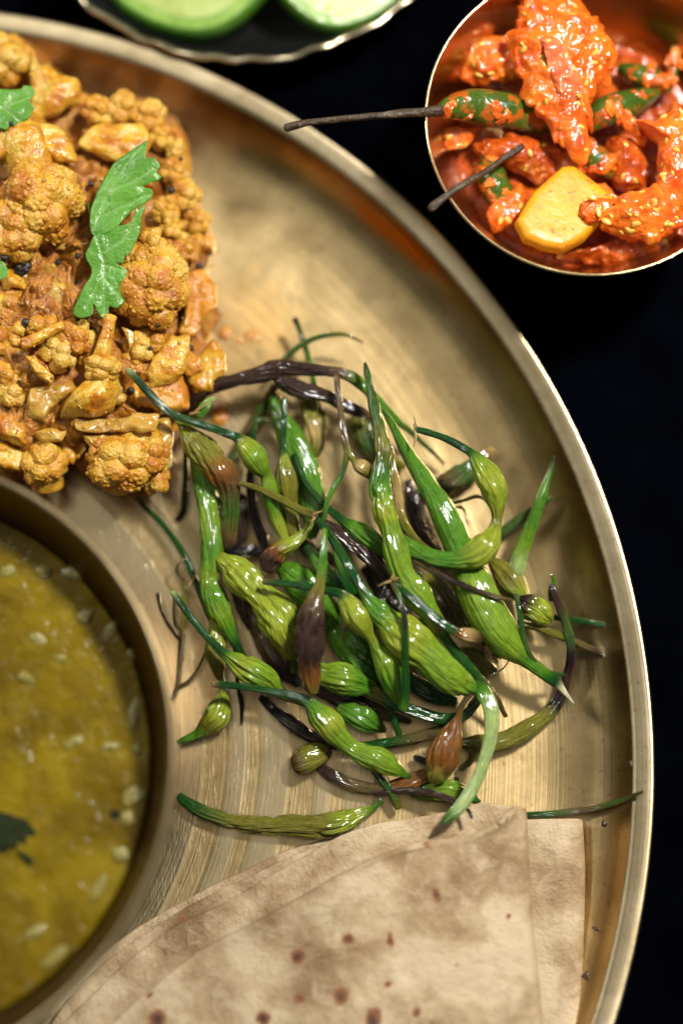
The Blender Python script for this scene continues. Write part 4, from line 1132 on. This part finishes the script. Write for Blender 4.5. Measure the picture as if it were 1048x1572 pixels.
pod('dark green pod beneath the pale bottom pod with red bulb above', [(630, 1216, .3, 8, 'g'), (655, 1216, .38, 17, 'l'), (688, 1214, .4, 20, 'l'), (712, 1218, .38, 14, 'g'), (736, 1232, .4, 4, 'd')], (1, 3))

pod('added dark pod standing in for shade deep under the double-bulb pod', [(408, 905, .3, 8, 'k'), (430, 940, .3, 17, 'b'), (455, 980, .3, 18, 'k'), (480, 1020, .3, 12, 'b'), (492, 1046, .25, 5, 'k')])  # this group: dark pods added to stand in for black shade in the gaps
pod('added dark pod for the shade deep under the largest pale pod', [(560, 870, .3, 8, 'b'), (585, 905, .3, 16, 'k'), (612, 945, .3, 18, 'b'), (640, 985, .3, 14, 'n'), (665, 1015, .25, 5, 'k')])
pod('added dark pod for the shade under the front twisted pod', [(470, 1052, .3, 7, 'k'), (510, 1068, .3, 14, 'b'), (555, 1084, .3, 15, 'k'), (600, 1100, .28, 9, 'n'), (630, 1108, .25, 4, 'k')])
pod('added dark olive pod deepening the shade under the long bright pod', [(680, 880, .3, 7, 'n'), (705, 905, .32, 17, 'b'), (728, 945, .32, 18, 'n'), (752, 985, .3, 13, 'b'), (770, 1010, .25, 5, 'k')])
pod('added dark pod for the shade below the knotted joint', [(455, 830, .35, 7, 'b'), (482, 850, .35, 15, 'k'), (515, 876, .35, 16, 'n'), (548, 905, .3, 12, 'b'), (566, 925, .3, 5, 'k')])
pod('added dark green pod for the shade at the lower edge of the heap', [(600, 1020, .4, 8, 'd'), (630, 1045, .4, 15, 'e'), (665, 1066, .38, 15, 'd'), (700, 1078, .35, 8, 'e')])
pod('added dark brown pod for the shade under the left hanging pods', [(345, 790, .3, 7, 'b'), (352, 830, .3, 13, 'k'), (360, 880, .3, 15, 'b'), (372, 930, .3, 12, 'n'), (384, 965, .28, 5, 'k')])
# --- thin stalks on the brass around the heap
pod('single dark stalk sticking out at the top of the heap', [(453, 489, .8, 6, 'v'), (459, 503, .75, 5, 'e'), (468, 530, .7, 6, 'e'), (478, 565, .8, 6, 'g'), (484, 600, .7, 6, 'e')], name='radish_stalk', ribs=.03)
pod('thin green beak arching over the top of the heap', [(428, 562, 1.0, 6, 'e'), (445, 543, 1.05, 5, 'e'), (470, 525, 1.1, 5, 'e'), (500, 515, 1.1, 4.5, 'e'), (530, 514, 1.05, 3.5, 'o'), (558, 526, .95, 1.5, 'n')], name='radish_stalk', ribs=.03)
pod('long thin stalk slanting from the curry down into the heap', [(212, 764, .35, 4, 'e'), (225, 780, .4, 5, 'd'), (252, 808, .45, 5, 'd'), (280, 848, .5, 5.5, 'd'), (300, 892, .5, 6, 'd'), (320, 940, .5, 6, 'd'), (335, 975, .4, 5, 'd')], name='radish_stalk', ribs=.03)
pod('branched dry tendril beside the dal bowl', [(282, 888, .5, 3.5, 'n'), (284, 915, .45, 3.5, 'o'), (281, 950, .35, 4, 'o'), (277, 985, .25, 4, 'n'), (274, 1025, .2, 3.5, 'n'), (271, 1054, .2, 3, 'n'), (262, 1074, .2, 2.5, 'n')],
    (0, 6), 0, .03, name='radish_stalk', extra=[[(242, 911, .55, 4, 'k'), (247, 935, .45, 3, 'n'), (259, 960, .35, 3, 'n'), (277, 984, .26, 3, 'n')], [(268, 916, .6, 3, 'n'), (267, 940, .5, 3, 'n'), (270, 960, .4, 3, 'n'), (279, 968, .32, 3, 'n')],
    [(271, 1055, .2, 2.6, 'n'), (288, 1046, .2, 2.6, 'n'), (304, 1026, .25, 2.4, 'n'), (316, 1000, .3, 2, 'k')], [(283, 892, .5, 3, 'n'), (272, 878, .55, 3, 'n'), (274, 866, .6, 2.6, 'n'), (284, 858, .6, 2, 't')], [(284, 908, .48, 2.6, 'n'), (294, 896, .55, 2.5, 't'), (300, 884, .6, 1.5, 't')]])
pod('black needle-thin stalk hanging below the heap on the left', [(352, 960, .8, 4, 'k'), (362, 1000, .6, 4.5, 'k'), (366, 1050, .35, 4.5, 'k'), (371, 1085, .2, 4, 'k'), (370, 1113, .1, 1.5, 'k')], name='radish_stalk', ribs=.02)
pod('lone olive pod lying on the brass below the heap, beside the roti', [(274, 1222, .2, 6, 'd'), (290, 1234, .25, 9, 'd'), (315, 1248, .3, 11, 'e'), (360, 1262, .3, 13, 'o'), (410, 1268, .32, 14, 'o'), (450, 1268, .32, 17, 'o'), (495, 1268, .35, 20, 'o'), (530, 1260, .35, 17, 'y'), (556, 1248, .32, 10, 'y'), (574, 1240, .35, 5, 'g'), (586, 1228, .4, 5, 'e')], (1, 9), .14)
pod('thin dark pod reaching from the roti to the right rim', [(760, 1256, .3, 5, 'd'), (800, 1252, .3, 6, 'd'), (850, 1249, .3, 6, 'e'), (900, 1243, .35, 6, 'n'), (945, 1232, .7, 5, 'e'), (986, 1215, 1.3, 2, 'n')], (0, 4), .04)
pod('stub of dark stalk with a cut end above the roti', [(565, 1170, .5, 6, 'd'), (585, 1196, .5, 7, 'd'), (602, 1220, .45, 7, 'e'), (612, 1240, .35, 7, 'o')], name='radish_stalk', ribs=.04)
pod('green stalk with a frayed white end touching the right wall', [(850, 948, .5, 5, 'd'), (880, 952, .5, 5.5, 'd'), (915, 957, .5, 5, 'd'), (940, 962, .55, 6, 'e')], (0, 3), .03, .05, name='radish_stalk', calyx=[(940, 962, .58, -40, 24), (944, 962, .58, -60, 22), (938, 966, .55, 25, 16), (942, 966, .55, 70, 10)])
pod('olive stem with a brown tip below the frayed stalk', [(790, 955, .9, 5, 'n'), (822, 963, .85, 6, 'o'), (860, 976, .7, 7, 'o'), (900, 994, .55, 6.5, 'n'), (930, 1007, .45, 4, 'b'), (940, 1011, .42, 2, 't')], name='radish_stalk', ribs=.06)
pod('small green tip pointing up right of the heap', [(846, 922, .6, 5, 'g'), (846, 906, .7, 6, 'g'), (850, 894, .75, 4, 'g'), (847, 881, .8, 3.5, 'o')], name='radish_stalk', ribs=.03)

# --- brown ring on the right
pod('dark curved pod looping round the right of the heap', [(846, 898, 1.0, 5, 'k'), (856, 925, .95, 8, 'b'), (870, 965, .8, 8, 'e'), (876, 1005, .7, 9, 'k'), (868, 1045, .5, 9, 'b'), (856, 1076, .4, 11, 'k'), (835, 1100, .35, 13, 'o'), (800, 1124, .35, 15, 'o'), (765, 1138, .38, 15, 'o'), (735, 1142, .38, 15, 'o'), (708, 1142, .35, 8, 'b')], (2, 10), .08)
pod('curled olive tail beside the reddish bulb', [(718, 1140, .4, 5, 'o'), (724, 1156, .35, 6, 'o'), (720, 1170, .28, 6, 'o'), (706, 1180, .25, 5, 'n')], name='radish_stalk', ribs=.03)
pod('short black bit left of the reddish bulb', [(636, 1162, .3, 5, 'k'), (648, 1166, .3, 6, 'k'), (662, 1171, .3, 5, 'k')], name='radish_stalk', ribs=.03)

# --- middle layer
pod('long brown-black curled pod at the top of the heap with a green beak', [(293, 622, 1.1, 7, 'b'), (303, 605, 1.2, 12, 'b'), (330, 591, 1.3, 14, 'b'), (370, 582, 1.35, 13, 'b'), (400, 575, 1.4, 14, 'b'), (425, 566, 1.45, 17, 'b'), (450, 566, 1.45, 13, 'b'), (490, 569, 1.5, 9, 'b'), (525, 574, 1.5, 9, 'n'), (552, 588, 1.4, 10, 'g'), (580, 615, 1.2, 9, 'g'), (605, 642, 1.05, 8, 'g'), (632, 664, .8, 5, 'e'), (660, 690, .55, 4, 'e'), (682, 712, .4, 3, 'o')], (1, 9), .16, .10)
pod('shorter brown-black pod branching below the curled one', [(418, 572, 1.3, 9, 'b'), (440, 590, 1.35, 15, 'v'), (465, 600, 1.35, 16, 'v'), (500, 608, 1.3, 12, 'v'), (530, 622, 1.2, 11, 'b'), (552, 632, 1.15, 9, 'v'), (572, 640, 1.1, 3, 'r')], (1, 5), .16, .12, calyx=[(424, 602, 1.45, 30, 18), (428, 606, 1.45, 70, 12)])
pod('bright green fat pod behind the small olive bulb', [(420, 606, .9, 8, 'g'), (426, 632, .9, 13, 'g'), (446, 672, .95, 23, 'g'), (466, 712, .95, 25, 'g'), (478, 752, .9, 24, 'g'), (482, 790, .85, 20, 'g'), (478, 825, .8, 8, 'g')], lump_=.06, ribs=.06)
pod('shrivelled tan-olive pod beside the fat green pod', [(474, 615, .7, 14, 'o'), (482, 640, .7, 22, 'o'), (486, 668, .7, 22, 't'), (482, 695, .65, 14, 'o'), (472, 722, .6, 7, 'o')], None, .2, .14)
pod('small olive bulb on a dark upright stalk', [(437, 612, 1.5, 4.5, 'd'), (436, 645, 1.5, 5, 'd'), (434, 690, 1.45, 5.5, 'd'), (436, 702, 1.4, 9, 'y'), (438, 725, 1.35, 18, 'o'), (442, 745, 1.3, 18, 'o'), (446, 775, 1.2, 13, 'o'), (448, 805, 1.1, 12, 'o'), (456, 832, 1.0, 8, 'o')], (3, 8), .12)
pod('hook-shaped dark stem left of the olive bulb', [(416, 647, 1.0, 4, 'n'), (404, 644, 1.0, 5, 'e'), (392, 652, .95, 5, 'e'), (388, 670, .85, 6, 'd'), (386, 700, .7, 6, 'e')], name='radish_stalk', ribs=.03)
pod('green pod hanging straight down at the left of the heap', [(298, 678, 1.0, 12, 'o'), (306, 705, 1.0, 16, 'g'), (316, 750, 1.0, 18, 'g'), (322, 800, .98, 19, 'l'), (325, 850, .95, 19, 'g'), (322, 888, .92, 16, 'l'), (328, 915, .9, 20, 'g'), (340, 942, .85, 19, 'l'), (352, 968, .75, 11, 'g'), (362, 988, .7, 8, 'd'), (374, 1008, .6, 5, 'd')], (1, 8), .10)
pod('pale shrunken pod with a green beak beside the dal bowl', [(318, 915, .5, 7, 'o'), (330, 945, .5, 12, 'o'), (334, 970, .5, 15, 'y'), (330, 1000, .5, 17, 'o'), (336, 1030, .45, 10, 'o'), (342, 1050, .45, 5, 'o'), (343, 1070, .45, 12, 'y'), (334, 1098, .45, 23, 'y'), (318, 1114, .42, 17, 'o'), (304, 1126, .4, 9, 'g'), (288, 1134, .38, 6, 'g'), (272, 1140, .35, 4, 'd')], (1, 9), .10, .12)
pod('olive brown wrinkled pod hanging over the curry side', [(272, 640, 1.5, 6, 'g'), (284, 655, 1.5, 10, 'y'), (298, 678, 1.5, 20, 'o'), (318, 700, 1.5, 24, 'o'), (340, 724, 1.45, 26, 'r'), (352, 748, 1.3, 20, 'n'), (354, 785, 1.1, 16, 'e'), (350, 820, .9, 15, 'n'), (352, 842, .7, 12, 'k'), (372, 846, .6, 8, 'k'), (392, 838, .55, 5, 'k')], (2, 8), .14, .12)
pod('plump double-bulb yellow-green pod at the left centre', [(334, 850, 1.0, 8, 'o'), (346, 864, 1.1, 18, 'y'), (368, 882, 1.15, 30, 'y'), (388, 902, 1.15, 27, 'y'), (402, 918, 1.15, 24, 'y'), (422, 940, 1.15, 32, 'y'), (434, 965, 1.1, 32, 'y'), (442, 990, 1.0, 24, 'o'), (446, 1012, .9, 10, 'o')], None, .15, .07)
pod('crumpled brown-tipped pod above the double bulb', [(478, 800, 1.2, 6, 'y'), (462, 822, 1.25, 10, 'y'), (444, 836, 1.25, 15, 'y'), (426, 846, 1.2, 17, 'r'), (416, 858, 1.15, 19, 'b'), (414, 876, 1.1, 13, 'v')], None, .2, .2)
pod('olive stem slanting to the knotted joint in the centre', [(368, 742, 1.55, 4, 'o'), (395, 750, 1.55, 6, 'o'), (430, 766, 1.6, 7, 'o'), (460, 782, 1.65, 7, 'o'), (484, 792, 1.65, 8, 'n')], (0, 4), .05, .05, name='radish_stalk', calyx=[(480, 790, 1.72, -20, 16), (482, 794, 1.72, 120, 14)])
pod('black-brown wrinkled pod running under the knotted joint', [(490, 798, 1.25, 9, 'b'), (520, 820, 1.25, 12, 'b'), (550, 842, 1.2, 13, 'b'), (578, 868, 1.15, 13, 'b'), (600, 895, 1.05, 9, 'k'), (612, 915, .95, 6, 'k')], None, .2, .1)
pod('bright green pod on a dark stalk running behind the tall pod', [(452, 696, 1.3, 4, 'd'), (468, 738, 1.35, 5, 'd'), (492, 770, 1.35, 6, 'd'), (524, 798, 1.35, 7, 'd'), (540, 810, 1.35, 12, 'g'), (562, 824, 1.3, 17, 'g'), (586, 842, 1.2, 15, 'g'), (604, 858, 1.1, 8, 'g')], (4, 6), .12)
pod('yellow knobbly pod with a brown-black scar at the right', [(796, 922, 1.0, 10, 'b'), (808, 928, 1.05, 20, 'b'), (822, 936, 1.05, 22, 'y'), (834, 946, 1.0, 18, 'y'), (844, 954, .95, 8, 'y')], None, .12, .16)
pod('olive pod with rough skin above the scarred one', [(752, 858, .7, 8, 'o'), (766, 872, .75, 17, 'o'), (784, 892, .8, 22, 'o'), (800, 912, .8, 16, 'y'), (808, 926, .75, 7, 'o')], None, .08, .16)
pod('pointed green pod tip rising at the right of the heap', [(790, 892, .8, 10, 'p'), (794, 868, .9, 15, 'p'), (802, 840, 1.0, 13, 'l'), (816, 802, 1.1, 11, 'g'), (828, 770, 1.2, 9, 'g'), (838, 740, 1.25, 7, 'g'), (846, 716, 1.3, 4, 'e'), (850, 700, 1.35, 2.5, 'k')], (0, 5), .06, .04)  # pale lower end paints in the light that catches it
pod('thick green cross stalk in front of the lower pods', [(520, 1042, .7, 12, 'y'), (548, 1050, .7, 17, 'y'), (572, 1060, .7, 12, 'o'), (600, 1078, .7, 9, 'd'), (640, 1094, .65, 10, 'd'), (680, 1103, .6, 10, 'd'), (712, 1098, .6, 9, 'd'), (732, 1078, .7, 7, 'd'), (748, 1054, .9, 5, 'e')], (0, 3), .06)
pod('round yellow-green pod under the burnt flake', [(486, 1024, .9, 10, 'l'), (500, 1034, .95, 20, 'l'), (524, 1042, .95, 25, 'l'), (550, 1050, .85, 19, 'g'), (575, 1058, .75, 8, 'g')], None, .14)
pod('cut pod end with a brown face at the lower left', [(450, 1172, .4, 14, 'r'), (458, 1170, .42, 23, 'n'), (474, 1164, .42, 25, 'o'), (492, 1158, .4, 22, 'o'), (506, 1152, .35, 10, 'n')], None, .08, .14)
pod('brown slender pod curving under the reddish bulb', [(488, 1176, .3, 7, 'b'), (510, 1190, .32, 11, 'b'), (545, 1206, .32, 11, 'n'), (585, 1212, .35, 10, 'n'), (620, 1204, .4, 13, 'r'), (648, 1194, .42, 15, 'r'), (672, 1186, .4, 10, 'r')], (0, 6), .08)
pod('dark wire-thin stalk along the roti edge below the bulb', [(575, 1218, .4, 5, 'b'), (620, 1214, .55, 6, 'b'), (660, 1218, .75, 6, 'b'), (692, 1228, .95, 5, 'b'), (715, 1240, 1.15, 4, 'k'), (724, 1256, 1.25, 2.5, 'k')], name='radish_stalk', ribs=.03)

# --- top layer
pod('lime bulb on a long green stalk reaching over the curry', [(196, 567, 2.35, 5, 'p'), (210, 582, 2.25, 6, 'd'), (240, 615, 2.05, 7, 'd'), (266, 636, 1.95, 7, 'd'), (310, 652, 1.85, 7, 'd'), (345, 664, 1.8, 7.5, 'd'), (364, 672, 1.75, 9, 'd'), (374, 682, 1.72, 17, 'y'), (390, 700, 1.68, 23, 'l'), (400, 716, 1.6, 18, 'l'), (408, 728, 1.5, 11, 'l'), (413, 745, 1.4, 14, 'l'), (420, 775, 1.3, 14, 'g'), (428, 805, 1.2, 12, 'y'), (438, 828, 1.15, 8, 'y')], (7, 14), .05, .06)
pod('upright pod tip with small pale threads beside the brown curled pod', [(304, 640, 1.5, 6, 'g'), (312, 628, 1.5, 10, 'g'), (320, 618, 1.5, 8, 'l'), (330, 610, 1.5, 3, 'p')], (0, 3), .05, .05, calyx=[(300, 632, 1.7, -35, 26), (292, 636, 1.75, -10, 16)])
pod('forked brown stem standing in the open upper middle', [(516, 574, 1.7, 5, 'n'), (519, 600, 1.75, 5.5, 'n'), (524, 640, 1.8, 5.5, 'n'), (530, 678, 1.8, 6, 'n'), (535, 698, 1.8, 7.5, 'o')], (0, 4), .05, .05, name='radish_stalk',
    extra=[[(533, 694, 1.8, 6, 'o'), (527, 722, 1.75, 5, 'e'), (514, 746, 1.7, 6, 'g'), (503, 768, 1.7, 5, 'g'), (496, 800, 1.6, 4.5, 'e')], [(535, 696, 1.8, 7, 'o'), (543, 707, 1.8, 6, 'o'), (551, 714, 1.8, 13, 't'), (562, 722, 1.75, 13, 'o'), (572, 734, 1.65, 6, 'o')]])
pod('tall upright ridged pod in the middle with its dark tip at the top', [(560, 557, 1.9, 2.5, 'b'), (563, 572, 1.92, 6, 'e'), (570, 605, 1.95, 8, 'e'), (578, 640, 2.0, 10, 'e'), (587, 680, 2.0, 13, 'o'), (586, 715, 2.0, 15, 'e'), (583, 750, 2.0, 19, 'g'), (590, 785, 2.0, 20, 'y'), (600, 815, 1.95, 18, 'l'), (608, 850, 1.9, 22, 'l'), (620, 885, 1.8, 20, 'l'), (640, 912, 1.75, 24, 'l'), (658, 940, 1.65, 19, 'l'), (672, 962, 1.55, 17, 'o'), (684, 980, 1.5, 9, 'd'), (705, 1008, 1.4, 8, 'd'), (728, 1034, 1.3, 8, 'd'), (750, 1056, 1.15, 6, 'e')], (4, 14), .13, .07)
pod('long bright green pod with a white tip on the right', [(588, 630, 1.5, 3, 'd'), (602, 652, 1.55, 7, 'g'), (622, 690, 1.55, 11, 'g'), (645, 728, 1.55, 16, 'g'), (668, 765, 1.55, 20, 'g'), (686, 798, 1.5, 25, 'g'), (698, 825, 1.45, 26, 'g'), (712, 862, 1.4, 26, 'g'), (728, 900, 1.4, 33, 'l'), (748, 942, 1.4, 35, 'l'), (772, 978, 1.35, 32, 'l'), (792, 1000, 1.3, 22, 'l'), (806, 1013, 1.25, 13, 'g'), (830, 1030, 1.15, 11, 'g'), (852, 1047, 1.05, 10, 'd'), (862, 1058, 1.0, 6, 'w'), (880, 1080, .9, 1.5, 'w')], (3, 12), .03, .04)
pod('pale green bulb bent like a hook at the upper right', [(638, 659, 2.0, 5.5, 'd'), (660, 665, 2.0, 6, 'd'), (690, 676, 2.05, 6.5, 'd'), (720, 694, 2.05, 7.5, 'd'), (732, 708, 2.05, 14, 'l'), (746, 730, 2.05, 23, 'y'), (757, 754, 2.05, 25, 'y'), (762, 776, 2.0, 15, 'y'), (762, 796, 1.95, 9, 'o'), (758, 814, 1.95, 13, 'y'), (748, 834, 1.95, 24, 'y'), (728, 852, 1.95, 24, 'y'), (700, 860, 1.95, 16, 'g'), (665, 857, 1.9, 14, 'g'), (635, 844, 1.8, 14, 'g'), (612, 828, 1.6, 11, 'g')], (4, 13), .13, .06, calyx=[(637, 658, 2.02, -95, 18), (637, 660, 2.0, 95, 26), (640, 656, 2.02, -150, 8)])
pod('thin dry stem crossing the long bright green pod', [(606, 830, 1.75, 3, 'n'), (640, 862, 1.8, 4, 'n'), (680, 884, 1.85, 5, 'b'), (720, 902, 1.9, 5, 'b'), (760, 916, 1.9, 4, 'n'), (786, 922, 1.8, 2.5, 'n')], name='radish_stalk', ribs=.04)
pod('thin stem with a frayed end behind the hooked bulb', [(690, 774, 1.0, 3, 'o'), (712, 768, 1.0, 3, 'o'), (732, 762, 1.0, 3.5, 'n'), (748, 768, .95, 3, 'n')], (0, 3), .03, .04, name='radish_stalk', calyx=[(706, 776, .8, 60, 20), (700, 778, .8, 20, 16)])
pod('dark stalk curving down past the scarred pod on the right', [(792, 912, 1.6, 5, 'e'), (798, 950, 1.6, 5, 'd'), (804, 985, 1.5, 5, 'e'), (818, 1014, 1.3, 5, 'e'), (840, 1032, 1.05, 5, 'e'), (866, 1036, .9, 3, 'd')], name='radish_stalk', ribs=.04)
pod('largest pale pod of the lower centre on a shining dark stalk', [(488, 798, 1.75, 6, 'd'), (505, 820, 1.8, 7, 'd'), (530, 860, 1.85, 8, 'd'), (552, 898, 1.85, 9, 'd'), (566, 920, 1.8, 12, 'g'), (580, 938, 1.75, 18, 'g'), (594, 952, 1.7, 20, 'l'), (612, 970, 1.65, 32, 'y'), (636, 990, 1.6, 35, 'y'), (656, 1006, 1.55, 30, 'l'), (680, 1028, 1.45, 31, 'l'), (706, 1046, 1.35, 26, 'l'), (728, 1058, 1.25, 12, 'g'), (738, 1064, 1.2, 5, 'd')], (4, 12), .11, .06)
pod('round yellow bulb on a short side stalk left of the largest pale pod', [(404, 893, 1.8, 4.5, 'n'), (425, 895, 1.8, 6, 'd'), (460, 899, 1.85, 6, 'd'), (500, 906, 1.85, 7, 'd'), (522, 912, 1.85, 8, 'd'), (530, 922, 1.8, 14, 'y'), (546, 944, 1.75, 24, 'y'), (558, 962, 1.7, 18, 'y'), (568, 978, 1.6, 9, 'y'), (578, 994, 1.5, 12, 'l'), (592, 1018, 1.4, 21, 'l'), (604, 1042, 1.25, 24, 'g'), (612, 1066, 1.1, 16, 'g'), (618, 1084, 1.0, 6, 'g')], (5, 13), .10, .06)
pod('burnt triangular flake pod standing at the centre', [(498, 812, 2.0, 4.5, 'l'), (497, 840, 2.05, 6, 'g'), (495, 870, 2.05, 8, 'g'), (491, 900, 2.05, 10, 'o'), (484, 925, 2.0, 16, 'n'), (477, 952, 1.95, 22, 'b'), (474, 985, 1.85, 22, 'v'), (475, 1015, 1.7, 20, 'b'), (479, 1042, 1.55, 16, 'r'), (482, 1064, 1.4, 8, 'o')], (4, 9), .12, .16, .6)
pod('green stalk with a dark upper end hanging over the largest pale pod', [(602, 896, 2.15, 5, 'n'), (612, 915, 2.2, 5, 'e'), (620, 945, 2.2, 5, 'k'), (622, 985, 2.1, 6, 'd'), (622, 1030, 1.9, 6.5, 'd'), (622, 1065, 1.7, 8, 'd'), (619, 1088, 1.55, 9, 'g')], (0, 6), .05, .05, name='radish_stalk', calyx=[(600, 892, 2.2, 160, 22), (600, 890, 2.2, -70, 10), (604, 890, 2.2, -15, 8)])
pod('green stalk with an orange end beside the long bright green pod', [(604, 896, 2.0, 5, 'd'), (630, 916, 2.0, 7, 'd'), (665, 946, 1.95, 8, 'd'), (692, 966, 1.9, 8, 'd'), (704, 972, 1.85, 9, 'r'), (714, 974, 1.8, 12, 't'), (728, 978, 1.7, 13, 'n'), (738, 984, 1.6, 6, 'b')], (4, 7), .08, .1, name='radish_pod')
pod('yellow-green knob pod on a stalk near the tendril', [(265, 909, 1.1, 5, 'p'), (274, 922, 1.1, 6, 'd'), (296, 952, 1.1, 6, 'd'), (322, 982, 1.1, 6.5, 'd'), (342, 1002, 1.1, 8, 'd'), (354, 1010, 1.1, 11, 'l'), (372, 1022, 1.1, 20, 'y'), (394, 1034, 1.05, 22, 'l'), (412, 1044, .95, 18, 'l'), (424, 1056, .85, 12, 'l'), (440, 1070, .75, 8, 'o'), (470, 1080, .7, 6, 'o')], (5, 10), .13, .05)
pod('front twisted pod at the end of the level green stalk', [(326, 1050, 1.25, 4, 't'), (340, 1051, 1.25, 6, 'd'), (380, 1055, 1.25, 6, 'd'), (425, 1063, 1.2, 7, 'd'), (462, 1072, 1.15, 8, 'd'), (478, 1082, 1.1, 12, 'g'), (490, 1098, 1.05, 20, 'l'), (506, 1114, 1.0, 23, 'y'), (520, 1130, .95, 19, 'l'), (536, 1146, .9, 14, 'l'), (556, 1157, .85, 18, 'l'), (580, 1166, .8, 23, 'l'), (602, 1178, .7, 16, 'l'), (618, 1188, .6, 7, 'g'), (630, 1194, .55, 3, 'd')], (5, 13), .10, .06)
pod('flat pale green strip bending down onto the roti', [(728, 1048, 1.3, 8, 'd'), (742, 1064, 1.35, 14, 'g'), (754, 1095, 1.4, 13, 'p'), (752, 1135, 1.4, 11, 'p'), (742, 1170, 1.4, 10, 'p'), (728, 1204, 1.4, 11, 'p'), (708, 1236, 1.4, 11, 'p'), (690, 1254, 1.38, 8, 'g'), (676, 1266, 1.36, 2, 'd')], (1, 7), .05, .04, .5)
pod('reddish brown teardrop bulb hanging at the lower right', [(748, 1046, 1.3, 4, 'n'), (722, 1066, 1.3, 5, 'n'), (708, 1085, 1.25, 5, 'n'), (703, 1102, 1.2, 6, 'r'), (698, 1116, 1.15, 13, 'r'), (688, 1142, 1.05, 24, 'r'), (678, 1168, .95, 28, 'r'), (670, 1188, .85, 22, 'o'), (664, 1202, .75, 7, 'y')], (3, 8), .16, .05)
pod('brown-tipped twig ends crossing beside the flat pale strip', [(720, 1085, .8, 5, 'd'), (742, 1062, .95, 6, 'e'), (758, 1066, 1.0, 5, 'n'), (768, 1084, .8, 5, 'n'), (776, 1098, .6, 5, 'r')], name='radish_stalk', ribs=.03)

pod('hair-thin thread curling by the crossing twigs', [(752, 1038, 1.0, 1.5, 'n'), (772, 1026, .9, 1.3, 'n'), (784, 1008, .7, 1.2, 'n'), (788, 994, .6, 1, 't')], name='radish_stalk', ribs=0)
pod('pale thread leaning on the right wall of the plate', [(940, 1012, .4, 1.2, 't'), (950, 1000, .6, 1.2, 'w'), (968, 984, .95, 1, 'w')], name='radish_stalk', ribs=0)
pod('short green stem in the shade below the double-bulb pod', [(446, 985, .8, 5, 'd'), (448, 1010, .7, 5.5, 'd'), (452, 1034, .6, 5, 'e')], name='radish_stalk', ribs=.03)
pod('tan strand running down beside the tall upright pod', [(598, 684, 1.5, 5, 'n'), (603, 720, 1.5, 7, 'o'), (610, 762, 1.45, 9, 't'), (618, 800, 1.4, 9, 'o'), (640, 830, 1.3, 6, 'o'), (664, 846, 1.2, 3, 'n')], ribs=.08)
pod('green strand behind the shining dark stalk at the centre', [(512, 812, 1.1, 6, 'g'), (518, 850, 1.15, 8, 'g'), (530, 888, 1.1, 8, 'd'), (544, 912, 1.0, 6, 'd')], name='radish_stalk', ribs=.05)
pod('slanting dark green stem under the round yellow bulb', [(470, 840, 1.1, 9, 'd'), (492, 868, 1.1, 12, 'g'), (516, 892, 1.1, 12, 'd'), (540, 916, 1.0, 7, 'd')], ribs=.05)
pod('small tan flower scrap caught in the deep green pod', [(528, 940, 1.2, 2, 't'), (527, 955, 1.22, 2, 't'), (528, 964, 1.22, 4.5, 't'), (527, 974, 1.2, 2.5, 't'), (528, 988, 1.15, 1, 't')], name='flower_scrap', ribs=0)
# ------------------------------------------------------------------ drops and crumbs on the brass
for (x, y, a, b_, h, mk, lab) in [(346, 510, 10, 11, .05, 'crumb', 'round orange drop of masala on the brass right of the curry'), (388, 516, 12, 8, .02, 'crumb', 'yellow oil drop on the brass above the heap'), (368, 522, 9, 5, .012, 'crumb', 'faint yellow smear between the two masala drops'),
                                  (338, 640, 12, 16, .12, 'crumb', 'orange curry scrap beside the brown curled pod'),
                                  (916, 1426, 8, 3, .06, 'darkcrumb', 'dark crumb on the brass right of the roti'), (900, 1498, 6, 6, .07, 'darkcrumb', 'larger burnt crumb on the brass low at the right'), (890, 1490, 3, 4, .05, 'darkcrumb', 'small burnt crumb beside the larger one'),
                                  (927, 1264, 4, 5, .06, 'darkcrumb', 'dark speck on the brass under the thin right pod'), (968, 1172, 4, 5, .05, 'darkcrumb', 'dark speck near the right lip of the plate'), (700, 1195, 4, 3, .04, 'darkcrumb', 'tiny speck beside the flat pale strip')]:
    zz = .015
    for _ in range(4):
        pw_ = at(x, y, zz)
        zz = .015 + float(np.interp(math.hypot(pw_[0] - PC[0], pw_[1] - PC[1]), [q[0] for q in prof], [q[1] for q in prof]))
    one('crumb' if mk != 'crumb' else 'masala_drop', lump(x, y, zz, a, b_, h, 20, .3, 2, int(x) % 50, 3), M[mk], lab, 'crumb' if mk != 'crumb' else 'drop')

for o in bpy.data.objects:
    if '_org' in o: del o['_org']
